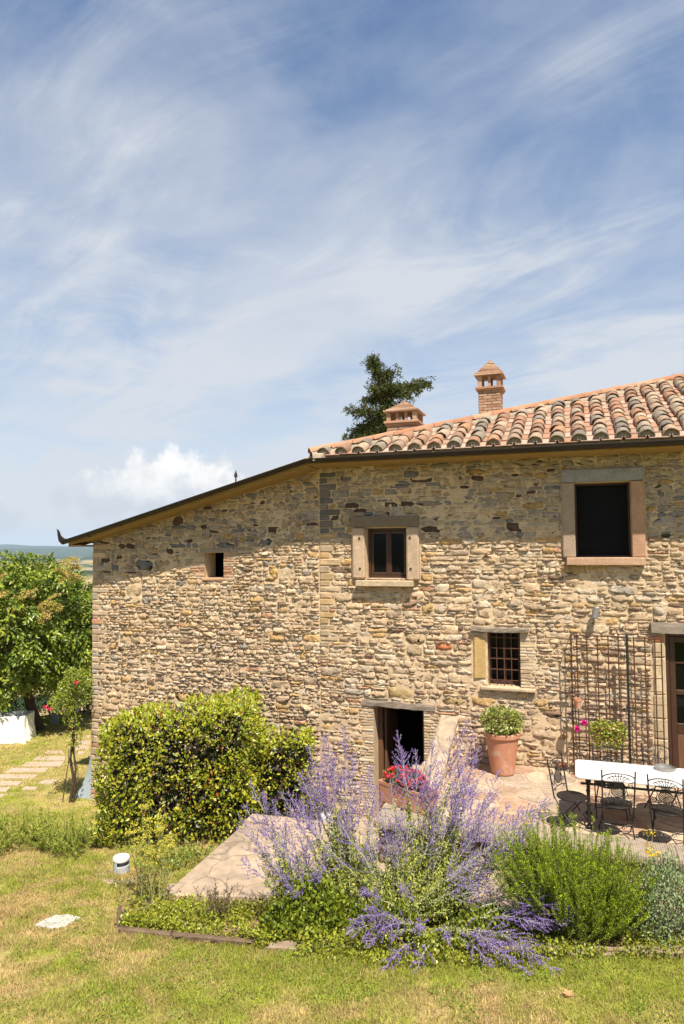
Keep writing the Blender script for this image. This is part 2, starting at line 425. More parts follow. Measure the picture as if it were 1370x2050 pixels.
def far_z(x, y):
    d = np.hypot(x, y)
    t = np.clip((d - 24) / 500, 0, 1)
    base = -1.6 - 62 * (1 - (1 - t) ** 2)
    roll = (fbm(x / 700, y / 700, 5, 4) - .5) * 46 * np.clip((d - 500) / 1500, 0, 1)
    ridge = np.clip((d - 5200) / 2500, 0, 1); ridge = ridge * ridge * (3 - 2 * ridge)
    hill = ridge * (74 + 150 * (fbm(x / 2600 + 3.1, y / 2600, 9, 4) - .42))
    woods = np.clip((fbm(x / 130, y / 130, 21, 3) - .5) * 5, 0, 1) * 9 * np.clip((d - 300) / 700, 0, 1)
    return base + roll + hill + woods
def gz(x, y):
    x = np.asarray(x, float); y = np.asarray(y, float)
    shp = x.shape; X, Y = x.ravel(), y.ravel()
    out = np.full(X.shape, _TP[-3]) + _TP[-2] * X + _TP[-1] * Y
    for (cx, cy, _), wgt in zip(CTRL, _TP[:-3]):
        r2 = (X - cx) ** 2 + (Y - cy) ** 2
        out += wgt * np.where(r2 > 0, .5 * r2 * np.log(np.maximum(r2, 1e-12)), 0)
    d = np.hypot(X, Y - 8)
    t = np.clip((d - 17) / 9, 0, 1); t = t * t * (3 - 2 * t)
    return (out * (1 - t) + far_z(X, Y) * t).reshape(shp)
def g1(x, y): return float(gz(np.array([x]), np.array([y]))[0])

APRON = [(-2.46, 9.42, -.40), (-1.59, 11.97, -.36), (-.2, 11.56, -.36), (.5, 10.15, -.22), (1.3, 9.75, -.10), (4.6, 8.72, .06), (6.5, 8.1, .1), (6.5, 7.45, .1), (3.6, 7.75, .08), (1.6, 8.2, 0), (-.3, 8.9, -.2)]
def inside(poly, x, y):
    c = np.zeros(np.shape(x), bool); n = len(poly)
    for i in range(n):
        x1, y1 = poly[i][:2]; x2, y2 = poly[(i + 1) % n][:2]
        k = ((y1 > y) != (y2 > y)) & (x < (x2 - x1) * (y - y1) / ((y2 - y1) or 1e-9) + x1)
        c ^= k
    return c
TERR = [tuple(W(u, v, 0))[:2] for u, v in ((2.2, 0), (2.2, 3.35), (8.5, 3.35), (8.5, 0))]
BED = [(-2.62, 8.06), (-1.18, 7.62), (.05, 7.36), (1.24, 7.32), (3.5, 7.18), (6.5, 6.9), (6.5, 7.5), (3.6, 7.8), (1.6, 8.25), (-.3, 8.95), (-2.4, 9.42), (-2.86, 8.9)]

def lawn_color(x, y):
    dry = fbm(x * .7 + 3, y * .7, 31, 4) * .50 + fbm(x * 4.1, y * 4.1, 37, 3) * .50 + fbm(x * 17, y * 17, 39, 2) * .22
    # drier on the left foreground, greener to the right and along the bed border
    bias = np.clip((x + .6) / 4.0, -.7, .8) * .13 + np.exp(-((y - 7.0) / .45) ** 2) * .12 * (x > -1.2)
    t = np.clip((dry - bias - .50) / .30, 0, 1)[..., None] * .95
    far = np.clip((y - 11) / 5, 0, 1)[..., None] * .25
    t = t * (1 - far)
    fine = fbm(x * 9, y * 9, 41, 2)[..., None]
    green = np.array([.26, .285, .042]) * (.75 + .5 * fine)
    straw = np.array([.47, .345, .16]) * (.75 + .5 * fine)
    return green * (1 - t) + straw * t

def build_ground():
    def axis(a, b, step, lim):
        s = list(np.arange(a, b + 1e-6, step)); d = step
        while s[-1] < lim: d *= 1.22; s.append(s[-1] + d)
        d = step
        while s[0] > -lim: d *= 1.22; s.insert(0, s[0] - d)
        return np.array(s)
    xs, ys = axis(-13, 7, .11, 60), axis(3.5, 25, .11, 60)
    X, Y = np.meshgrid(xs, ys); Z = gz(X, Y)
    Z += (fbm(X * 2.2, Y * 2.2, 3, 3) - .5) * .05
    Z -= .28 * (inside(APRON, X, Y) | inside(TERR, X, Y))
    nx, ny = len(xs), len(ys)
    V = np.stack([X, Y, Z], -1).reshape(-1, 3)
    i = np.arange(nx * ny).reshape(ny, nx)
    Fc = np.stack([i[:-1, :-1], i[:-1, 1:], i[1:, 1:], i[1:, :-1]], -1).reshape(-1, 4)
    c = lawn_color(X, Y).reshape(-1, 3) * .85
    tag(link('ground', mesh_np('ground', V, Fc, mt['ground'], c, smooth=True)), kind='structure')
    # far land: polar sheet to the horizon
    az = np.radians(np.arange(0, 360, .3)); rr = np.concatenate([np.geomspace(45, 1500, 40), np.geomspace(1560, 9500, 60)])
    A, RR = np.meshgrid(az, rr); X, Y = RR * np.sin(A), RR * np.cos(A); Z = far_z(X, Y) - .25
    V = np.stack([X, Y, Z], -1).reshape(-1, 3)
    n, m = len(rr), len(az); i = np.arange(n * m).reshape(n, m); j = np.roll(i, -1, 1)
    Fc = np.stack([i[:-1], j[:-1], j[1:], i[1:]], -1).reshape(-1, 4)
    wood = np.clip((fbm(X / 130, Y / 130, 21, 3) - .5) * 5, 0, 1)
    fld = fbm(X / 260 + 9, Y / 90, 25, 3)
    c = np.where((wood < .15)[..., None] & (fld > .52)[..., None], np.array([.34, .26, .13]), np.array([.10, .13, .045]))
    c = np.where((wood > .25)[..., None], np.array([.032, .050, .020]), c)
    c = np.where((RR > 5200)[..., None], np.array([.04, .06, .03]), c)
    tag(link('hills', mesh_np('hills', V, Fc, mt['far'], c.reshape(-1, 3), smooth=True)), kind='structure')
build_ground()

# ================================================================== the farmhouse
HOUSE = empty('farmhouse', O3, -TH)
tag(HOUSE, 'old rubble stone farmhouse with terracotta tiled roof and dark gutter', 'farmhouse')
# local frame: x = u, y = -v, z = w
ULEFT, URIGHT = -5.46, 9.0
PITCH = .42
def top_w(u): return np.where(np.asarray(u) < 0, 5.80 + .256 * np.asarray(u), 5.82)
def roofA(v): return 5.98 + PITCH * (.62 - v)
def roofB(u): return 5.98 + .26 * u
def v_hip(u): return .62 - .62 * u

OPEN = {'hole': (-2.60, -2.15, 3.62, 4.15), 'lwin': (.96, 1.78, 3.64, 4.61), 'rwin': (4.83, 5.75, 4.03, 5.35), 'bars': (3.26, 3.84, 1.71, 2.68),
        'door': (1.08, 2.06, -1.0, 1.19), 'rdoor': (6.22, 7.75, .33, 2.76)}

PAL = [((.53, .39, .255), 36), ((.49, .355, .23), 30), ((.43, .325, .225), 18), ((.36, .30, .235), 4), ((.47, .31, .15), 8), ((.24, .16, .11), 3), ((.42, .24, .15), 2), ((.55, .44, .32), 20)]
PAL_UP_SHADE = [((.45, .345, .225), 28), ((.37, .29, .21), 26), ((.19, .18, .175), 5), ((.29, .245, .20), 9), ((.42, .27, .12), 10), ((.10, .065, .05), 6), ((.38, .31, .25), 18)]  # upper wall: some naturally darker stones, plus eave shade mixed into the colour
def pick(pal):
    t = rng.uniform(0, sum(k for _, k in pal))
    for c, k in pal:
        t -= k
        if t <= 0: break
    f = rng.uniform(.85, 1.13); t = rng.uniform(-.03, .03)
    return (c[0] * f * (1 + t), c[1] * f, c[2] * f * (1 - t))

def shade_of(c, a=.87, b=1.12):
    f = rng.uniform(a, b); return tuple(x * f for x in c)

def stone_shape(a, b, c, d, proud, col, rough=1.0, expo=None):
    """ragged, angular faceted stone filling the rectangle a..b x c..d of the facade"""
    cx, cz, hx, hz = (a + b) / 2, (c + d) / 2, (b - a) / 2, (d - c) / 2
    U_ = rng.uniform
    out = []
    nh = 1 + (hx > .07) + (hx > .12) + (rng.random() < .3); nv = 0 + (hz > .05) + (rng.random() < .3)
    skew = U_(-.42, .42) * hz
    def corner(sx, sz):
        q = rng.random()
        if q < .42: out.append((sx * hx * U_(.86, 1.02), sz * hz * U_(.80, 1.04)))
        else:
            p = [(sx * hx * U_(.90, 1.02), sz * hz * U_(.0, .6)), (sx * hx * U_(.25, .8), sz * hz * U_(.85, 1.05))]
            out.extend(p if sx * sz > 0 else p[::-1])
    for k in range(nv): out.append((hx * U_(.88, 1.03), hz * ((k + 1) / (nv + 1) * 2 - 1) * U_(.7, 1)))
    corner(1, 1)
    for k in range(nh): out.append((hx * (1 - 2 * (k + U_(.7, 1.3)) / (nh + 1)), hz * U_(.84, 1.04)))
    corner(-1, 1)
    for k in range(nv): out.append((-hx * U_(.88, 1.03), -hz * ((k + 1) / (nv + 1) * 2 - 1) * U_(.7, 1)))
    corner(-1, -1)
    for k in range(nh): out.append((-hx * (1 - 2 * (k + U_(.7, 1.3)) / (nh + 1)), -hz * U_(.84, 1.04)))
    corner(1, -1)
    out = [(x, z + skew * x / hx * .6) for x, z in out]
    n = len(out)
    V, Fc = [], []
    ox, oz = U_(-.3, .3) * hx, U_(-.35, .35) * hz
    tz, tx = U_(-.55, .45) * rough, U_(-.4, .4) * rough
    for x, z in out: V.append((cx + x * 1.04, .03, cz + z * 1.04))
    for x, z in out: V.append((cx + x, -max(.002, proud * U_(.05, .75)), cz + z))
    for x, z in out:
        s_ = U_(.52, .90)
        y = proud * (U_(.25, 1.4) + tz * z / hz + tx * x / hx)
        V.append((cx + x * s_ + ox * (1 - s_), -max(y, .004), cz + z * s_ + oz * (1 - s_)))
    m = 2 if hx > .09 else 1
    base = len(V)
    for k in range(m):
        f = 0 if m == 1 else (k - .5) * U_(.5, .9)
        V.append((cx + ox * .6 + f * hx, -proud * U_(.6, 1.5), cz + oz * .6 + U_(-.2, .2) * hz))
    for ri in (0, 1):
        for k in range(n):
            k2 = (k + 1) % n; p, q = ri * n, (ri + 1) * n
            if rng.random() < .5: Fc += [(p + k, p + k2, q + k2), (p + k, q + k2, q + k)]
            else: Fc += [(p + k, p + k2, q + k), (p + k2, q + k2, q + k)]
    p = 2 * n
    if m == 1:
        for k in range(n): Fc.append((p + k, p + (k + 1) % n, base))
    else:
        side = [1 if V[p + k][0] > (V[base][0] + V[base + 1][0]) / 2 else 0 for k in range(n)]
        for k in range(n):
            k2 = (k + 1) % n
            Fc.append((p + k, p + k2, base + side[k]))
            if side[k] != side[k2]: Fc.append((p + k2, base + side[k2], base + side[k]))
    cv = [tuple(x * f for x in col) for f in [U_(.88, 1.12) for _ in V]]
    return V, Fc, cv

def dressed_shape(u0, u1, w0, w1, v0, v1, bev=.012, jit=.004, nx=1):
    mb = MB(); mb.box((u0, -v1, w0), (u1, -v0, w1), bev); mb.jitter(jit)
    return mb

# ---- layout: dressed pieces first, then rubble packed around them
obst = []                 # (u0,u1,w0,w1)
DRESS = []                # name, bounds, v0,v1, colour, material
def dress(name, u0, u1, w0, w1, v1, col, mat='dressed', bev=.012, jit=.004, v0=-.05, pad=.012):
    DRESS.append((name, u0, u1, w0, w1, v0, v1, col, mat, bev, jit)); obst.append((u0 - pad, u1 + pad, w0 - pad * .6, w1 + pad * .6))
for k in OPEN.values(): obst.append(k)
def quoin_run(u_edge, sgn, w, wtop, pal, vmin=.02, long_=(.30, .44), short=(.18, .28), hh=(.10, .16)):
    k = 0
    while w < wtop - .07:
        h = rng.uniform(*hh); h = min(h, wtop - w)
        L_ = rng.uniform(*(long_ if k % 2 else short))
        a, b = (u_edge, u_edge + L_) if sgn > 0 else (u_edge - L_, u_edge)
        col = pal(w); jf = rng.uniform(.85, 1.12); col = tuple(x * jf for x in col)
        dress('quoin', a + .006, b - .006, w + .006, w + h - .008, rng.uniform(vmin, vmin + .015), col, bev=.014, jit=.006)
        w += h; k += 1
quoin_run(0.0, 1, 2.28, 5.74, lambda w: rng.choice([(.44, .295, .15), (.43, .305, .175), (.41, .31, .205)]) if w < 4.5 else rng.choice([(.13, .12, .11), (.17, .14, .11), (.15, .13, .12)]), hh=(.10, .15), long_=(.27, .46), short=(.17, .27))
quoin_run(ULEFT, 1, -1.32, 4.36, lambda w: rng.choice([(.43, .34, .24), (.40, .30, .20), (.44, .33, .23), (.35, .30, .25)]) if rng.random() < .95 else (.40, .22, .14), hh=(.07, .17), long_=(.26, .44), short=(.14, .24))
BR = [(.44, .26, .165), (.44, .31, .21), (.46, .36, .25), (.42, .28, .19), (.47, .37, .26), (.40, .22, .135)]
BRJ = [(.44, .34, .22), (.46, .37, .25), (.42, .30, .19), (.48, .39, .28)]
def brick_run(ua, ub, w0, w1, pal, side, h=(.048, .062), v1=(.012, .028), stag=True):
    """thin bricks: side=+1 keeps the right end flush (left of an opening)"""
    w = w0; k = 0
    while w < w1 - .03:
        hh = min(rng.uniform(*h), w1 - w)
        L_ = (ub - ua) * (1 if not stag else rng.uniform(.62, 1.08))
        a, b = (ub - L_, ub) if side > 0 else (ua, ua + L_)
        if L_ > .20 and rng.random() < .45:
            m = a + (b - a) * rng.uniform(.35, .65); spans = [(a, m - .006), (m + .006, b)]
        else: spans = [(a, b)]
        for (p, q) in spans:
            dress('brick', p, q, w + .005, w + hh - .006, rng.uniform(*v1), shade_of(rng.choice(pal)), 'brick', .008, .004, pad=.006)
        w += hh; k += 1
brick_run(.80, 1.08, -1.0, 1.18, BRJ, 1); brick_run(2.06, 2.36, -.2, 1.18, BRJ, -1)
brick_run(3.84, 4.12, 1.71, 2.68, BRJ, -1)
brick_run(-2.98, -2.60, 3.60, 4.17, BR, 1); brick_run(-2.15, -1.86, 3.58, 4.17, BR, -1)
dress('brick', -2.66, -2.12, 3.565, 3.615, .04, (.45, .27, .16), 'brick', .008, .003)
dress('lintel_stone', -2.72, -2.0, 4.16, 4.24, .02, (.27, .22, .17))
# surrounds
SUR = .095
dress('lintel_stone', .68, 2.03, 4.635, 4.84, .085, (.20, .155, .11), jit=.005)
dress('jamb_stone', .70, .955, 3.63, 4.62, SUR, (.44, .32, .22), bev=.03, jit=.005)
dress('jamb_stone', 1.785, 2.03, 3.61, 4.62, SUR, (.43, .32, .22), bev=.03, jit=.005)
dress('sill', .79, 1.92, 3.49, 3.605, .17, (.46, .36, .24), jit=.003)
dress('lintel_stone', 4.62, 5.96, 5.355, 5.59, .06, (.27, .26, .26), jit=.004)
dress('jamb_stone', 4.62, 4.83, 4.04, 5.35, .075, (.36, .27, .20), jit=.004)
dress('jamb_stone', 5.75, 5.96, 4.04, 5.35, .075, (.42, .25, .16), jit=.004)
dress('sill', 4.67, 5.94, 3.90, 4.035, .15, (.42, .27, .18), jit=.003)
dress('sill', 3.13, 4.10, 1.64, 1.705, .10, (.46, .35, .23), jit=.004)
dress('jamb_stone', 3.0, 3.25, 1.82, 2.62, .03, (.46, .31, .13), bev=.06, jit=.02)
for a, b in ((.35, .98), (.99, 1.32), (1.33, 1.72), (1.73, 2.34), (2.35, 2.60)):
    dress('jamb_stone', 6.01 + rng.uniform(-.03, .02), 6.215, a, b, .03, shade_of((.46, .36, .23)), bev=.02, jit=.008)
dress('brick', 6.0, 6.2, 2.61, 2.70, .035, (.48, .19, .09), 'brick')
obst.append((.85, 2.29, 1.18, 1.31)); obst.append((2.97, 4.01, 2.68, 2.79)); obst.append((6.0, 8.0, 2.75, 2.95))
for (a, b, c, d, col) in [(-4.55, -4.17, 3.22, 3.48, (.47, .35, .22)), (-4.33, -3.88, 3.76, 4.0, (.17, .165, .16)), (1.35, 1.85, 1.38, 1.58, (.46, .33, .16)), (1.72, 2.10, 2.42, 2.60, (.44, .32, .20)),
                          (1.74, 2.05, 2.18, 2.40, (.40, .30, .19)), (2.06, 2.28, 3.0, 3.17, (.47, .33, .15)), (-1.1, -.9, 3.65, 3.83, (.46, .30, .11)), (2.3, 2.62, 2.33, 2.43, (.50, .19, .09)),
                          (3.4, 3.9, .42, .56, (.45, .34, .22)), (4.45, 4.6, .36, .44, (.50, .18, .09)), (2.4, 2.85, 1.32, 1.47, (.42, .31, .16)), (2.95, 3.4, 1.34, 1.5, (.44, .29, .13)), (.9, 1.4, 1.33, 1.36, BR[2])]:
    DRESS.append(('stone', a, b, c, d, -.05, .03, col, 'dressed', .02, .012)); obst.append((a - .012, b + .012, c - .01, d + .01))

# cheek wall beside the door hides some of the wall; wall foot follows the ground
def wall_foot(u):
    return np.where(u < 2.3, -1.35 + np.clip((u + 5.46) / 4, 0, 1) * .25, .25)

RUB = []
def pack(u0, u1, seed, hs, ws):
    r = random.Random(seed); du = .015
    n = int(round((u1 - u0) / du)); uc = u0 + (np.arange(n) + .5) * du
    top = top_w(uc); h = wall_foot(uc).copy() + NR.uniform(0, .05)
    blocked = [[] for _ in range(n)]
    for (a, b, c, d) in obst:
        i0, i1 = max(0, int(math.floor((a - u0) / du))), min(n, int(math.ceil((b - u0) / du)))
        for i in range(i0, i1): blocked[i].append((c, d))
    for bl in blocked: bl.sort()
    def lim(i, base):
        for c, d in blocked[i]:
            if c > base - .004: return c
        return top[i]
    guard = 0
    while guard < 40000:
        guard += 1
        free = h < top - .02
        if not free.any(): break
        i = int(np.argmin(np.where(free, h, 1e9))); base = h[i]
        hit = False
        for c, d in blocked[i]:
            if c - .02 <= base < d: h[i] = d + .001; hit = True; break
        if hit: continue
        a = i
        while a > 0 and abs(h[a - 1] - base) < .020 and free[a - 1] and not any(c - .02 <= h[a - 1] < d for c, d in blocked[a - 1]): a -= 1
        b = i + 1
        while b < n and abs(h[b] - base) < .020 and free[b] and not any(c - .02 <= h[b] < d for c, d in blocked[b]): b += 1
        base = max(h[a:b]); seg = b - a
        la = h[a - 1] - base if a > 0 and h[a - 1] < top[a - 1] else .3
        lb = h[b] - base if b < n and h[b] < top[b] else .3
        if seg * du < .055:
            nb = max(.012, min(x for x in (la, lb)))
            if nb > .035 and seg * du > .03:
                hh = min(nb, .09, min(lim(j, base) for j in range(a, b)) - base)
                if hh > .018: RUB.append((uc[a] - du / 2, uc[b - 1] + du / 2, base, base + hh))
            h[a:b] = base + nb; continue
        up = (base > 4.4) if u0 >= 0 else (base > 3.6)
        hh = r.choice(hs) * r.uniform(.85, 1.15)
        wd = hh * r.uniform(*ws)
        if r.random() < .06: hh *= 1.45; wd *= 1.1
        if r.random() < .16: hh *= .55; wd *= 1.1
        k = max(4, int(wd / du))
        if seg - k < 5: k = seg
        if k > seg: k = seg
        if k * du > .62: k = int(.45 / du)
        s = a if r.random() < .5 or k == seg else b - k
        for x in (la, lb):
            if .55 * hh < x < 1.5 * hh: hh = x; break
        if k == seg:
            for x in (min(la, lb), max(la, lb)):
                if .034 < x < .17: hh = x; break
        L_ = min(lim(j, base) for j in range(s, s + k)) - base
        if L_ < .02: h[s:s + k] = base + max(L_, .003); continue
        if L_ - hh < .045: hh = L_
        hh = min(hh, L_)
        if hh > .20: hh = hh / 2
        RUB.append((uc[s] - du / 2, uc[s + k - 1] + du / 2, base, base + hh)); h[s:s + k] = base + hh
pack(ULEFT, 0.0, 3, (.045, .06, .07, .085, .10, .115, .14), (1.2, 3.2))
pack(0.0, 7.6, 5, (.05, .065, .08, .09, .105, .12, .145), (1.5, 3.8))

def build_wall():
    gr = .04
    us = sorted(set(np.round(np.arange(ULEFT, URIGHT + .01, gr), 3)) | {x for k in OPEN.values() for x in k[:2]})
    ws = sorted(set(np.round(np.arange(-1.7, 5.98, gr), 3)) | {x for k in OPEN.values() for x in k[2:]})
    us, ws = np.array(us), np.array(ws)
    Ug, Wg = np.meshgrid(us, ws)
    dsp = (fbm(Ug * 9, Wg * 11, 51, 3) - .5) * .030 + (fbm(Ug * 1.2, Wg * 1.2, 55, 2) - .5) * .03 + .004
    for a, b, c, d in OPEN.values():
        e = ((np.abs(Ug - a) < .001) | (np.abs(Ug - b) < .001) | (np.abs(Wg - c) < .001) | (np.abs(Wg - d) < .001)) & (Ug > a - .01) & (Ug < b + .01) & (Wg > c - .01) & (Wg < d + .01)
        dsp = np.where(e, .0, dsp)
    dsp = np.where(np.abs(Ug - ULEFT) < .001, 0, dsp)
    V = np.stack([Ug, -dsp, Wg], -1).reshape(-1, 3)
    ny, nx = Ug.shape; i = np.arange(nx * ny).reshape(ny, nx)
    Fc = np.stack([i[:-1, :-1], i[:-1, 1:], i[1:, 1:], i[1:, :-1]], -1)
    uc, wc = (us[:-1] + us[1:]) / 2, (ws[:-1] + ws[1:]) / 2
    UC, WC = np.meshgrid(uc, wc)
    keep = WC < top_w(UC) + .06
    for a, b, c, d in OPEN.values(): keep &= ~((UC > a) & (UC < b) & (WC > c) & (WC < d))
    me = mesh_np('stone_wall', V, Fc[keep], mt['mortar'], smooth=True)
    wall = link('stone_wall', me, HOUSE)
    # other walls of the house (side and back), plain
    mb = MB(); D = 9.0
    mb.add([(ULEFT, 0, -1.7), (ULEFT, D, -1.7), (ULEFT, D, 4.5), (ULEFT, 0, 4.5)], [(0, 1, 2, 3)])
    mb.add([(URIGHT, 0, -1.7), (URIGHT, D, -1.7), (URIGHT, D, 9.5), (URIGHT, 5.2, 8.4), (URIGHT, 0, 5.9)], [(0, 1, 2, 3, 4)])
    mb.add([(ULEFT, D, -1.7), (URIGHT, D, -1.7), (URIGHT, D, 8.3), (ULEFT, D, 4.4)], [(0, 1, 2, 3)])
    mb.build('side_wall', mt['mortar'], HOUSE)
    # reveals
    for k, (a, b, c, d) in OPEN.items():
        dp = .32 if 'win' in k or k in ('bars',) else .45
        mb = MB()
        mb.add([(a, 0, c), (b, 0, c), (b, 0, d), (a, 0, d), (a, dp, c), (b, dp, c), (b, dp, d), (a, dp, d)],
               [(0, 1, 5, 4), (1, 2, 6, 5), (2, 3, 7, 6), (3, 0, 4, 7)])
        mb.build('reveal', mt['mortar'], wall)
    # dark rooms behind the openings
    for k, (a, b, c, d) in OPEN.items():
        dp = .32 if 'win' in k or k in ('bars',) else .45
        m2 = MB(); a2, b2, c2, d2 = a - .25, b + .25, c - (.3 if 'win' in k or k == 'bars' or k == 'hole' else .004), d + .3
        y0, y1 = dp + .002, dp + 2.2
        m2.add([(a2, y0, c2), (b2, y0, c2), (b2, y0, d2), (a2, y0, d2), (a2, y1, c2), (b2, y1, c2), (b2, y1, d2), (a2, y1, d2), (a, y0, c), (b, y0, c), (b, y0, d), (a, y0, d)],
               [(0, 1, 5, 4), (1, 2, 6, 5), (2, 3, 7, 6), (3, 0, 4, 7), (4, 5, 6, 7), (0, 1, 9, 8), (1, 2, 10, 9), (2, 3, 11, 10), (3, 0, 8, 11)])
        m2.build('room_interior', mt['dark'], HOUSE)
    # rubble: the largest as parts, the rest joined
    items = []
    for (a, b, c, d) in RUB:
        g = rng.uniform(.000, .006)
        if b - a < .026 or d - c < .018: continue
        up = c > 4.35 if a >= 0 else c > 3.55 + (a + 5.46) * .17  # boundary follows the edge of the eave shadow
        col = pick(PAL_UP_SHADE if up else PAL)
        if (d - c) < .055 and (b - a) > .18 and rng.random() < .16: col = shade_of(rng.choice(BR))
        pr = rng.uniform(.014, .038) * (1.1 if a < 0 else .9) * (.7 if up else 1.0)
        hidden = a < -.4 and c < 1.0 and a > -5.0
        items.append(((b - a) * (d - c) * (0 if hidden else 1), stone_shape(a + g, b - g, c + g * .7, d - g * .7, pr, col)))
    items.sort(key=lambda t: -t[0])
    n_ind = 300 - sum(1 for d in DRESS if d[0] == 'stone')
    for _, (V, Fc, cv) in items[:n_ind]:
        link('stone', mesh_np('stone', V, Fc, mt['stone'], cv), wall)
    V, Fc, cv, o = [], [], [], 0
    for _, (v, f, c) in items[n_ind:]:
        V += v; Fc += [(x + o, y + o, z + o) for x, y, z in f]; cv += c; o += len(v)
    tag(link('small_stones', mesh_np('small_stones', V, Fc, mt['stone'], cv), wall), kind='stuff')
    for (name, a, b, c, d, v0, v1, col, m, bev, jit) in DRESS:
        if name == 'stone':
            V, Fc, cv = stone_shape(a, b, c, d, v1 * .9, col, .6); link('stone', mesh_np('stone', V, Fc, mt['stone'], cv), wall); continue
        if name in ('sill', 'lintel_stone', 'jamb_stone'):      # cut into a finer, worn block
            mb = dressed_shape(a, b, c, d, v0, v1, bev, jit)
        else: mb = dressed_shape(a, b, c, d, v0, v1, bev, jit)
        mb.c = [shade_of(col, .92, 1.08) for _ in mb.v]
        mb.build(name, mt[m], wall, col=True)
    # bolt holes in the jambs of the small window
    mb = MB()
    for (u, w) in ((.86, 4.42), (.865, 3.83), (1.86, 4.42), (1.87, 3.83)):
        mb.lathe([(.022, 0), (.022, .008)], 10, Matrix.Translation((u, -SUR - .004, w)) @ Matrix.Rotation(R(90), 4, 'X'))
    mb.build('bolt_hole', mt['darkgrey'], wall)
    return wall
WALL = build_wall()

def wood_beam(u0, u1, w0, w1, v1, v0=-.05):
    """weathered beam with uneven faces"""
    mb = MB(); n = 14
    vs, fs = [], []
    for i in range(n + 1):
        t = i / n; u = u0 + (u1 - u0) * t
        for (y, z) in ((-v0, w0), (-v1, w0), (-v1 - .006, w0 * .35 + w1 * .65), (-v1, w1), (-v0, w1)):
            vs.append((u + rng.uniform(-.006, .006), y + rng.uniform(-.008, .008), z + rng.uniform(-.007, .007) + .012 * math.sin(t * 4 + w0)))
    for i in range(n):
        for k in range(5):
            k2 = (k + 1) % 5; fs.append((i * 5 + k, i * 5 + k2, (i + 1) * 5 + k2, (i + 1) * 5 + k))
    fs += [tuple(range(5)), tuple(n * 5 + k for k in range(5))[::-1]]
    mb.add(vs, fs)
    return mb
wood_beam(.86, 2.28, 1.19, 1.30, .04).build('door_lintel', mt['old_wood'], HOUSE)
wood_beam(2.98, 4.0, 2.70, 2.775, .10).build('window_lintel', mt['old_wood'], HOUSE)
wood_beam(6.0, 7.9, 2.765, 2.935, .10).build('door_lintel', mt['old_wood'], HOUSE)

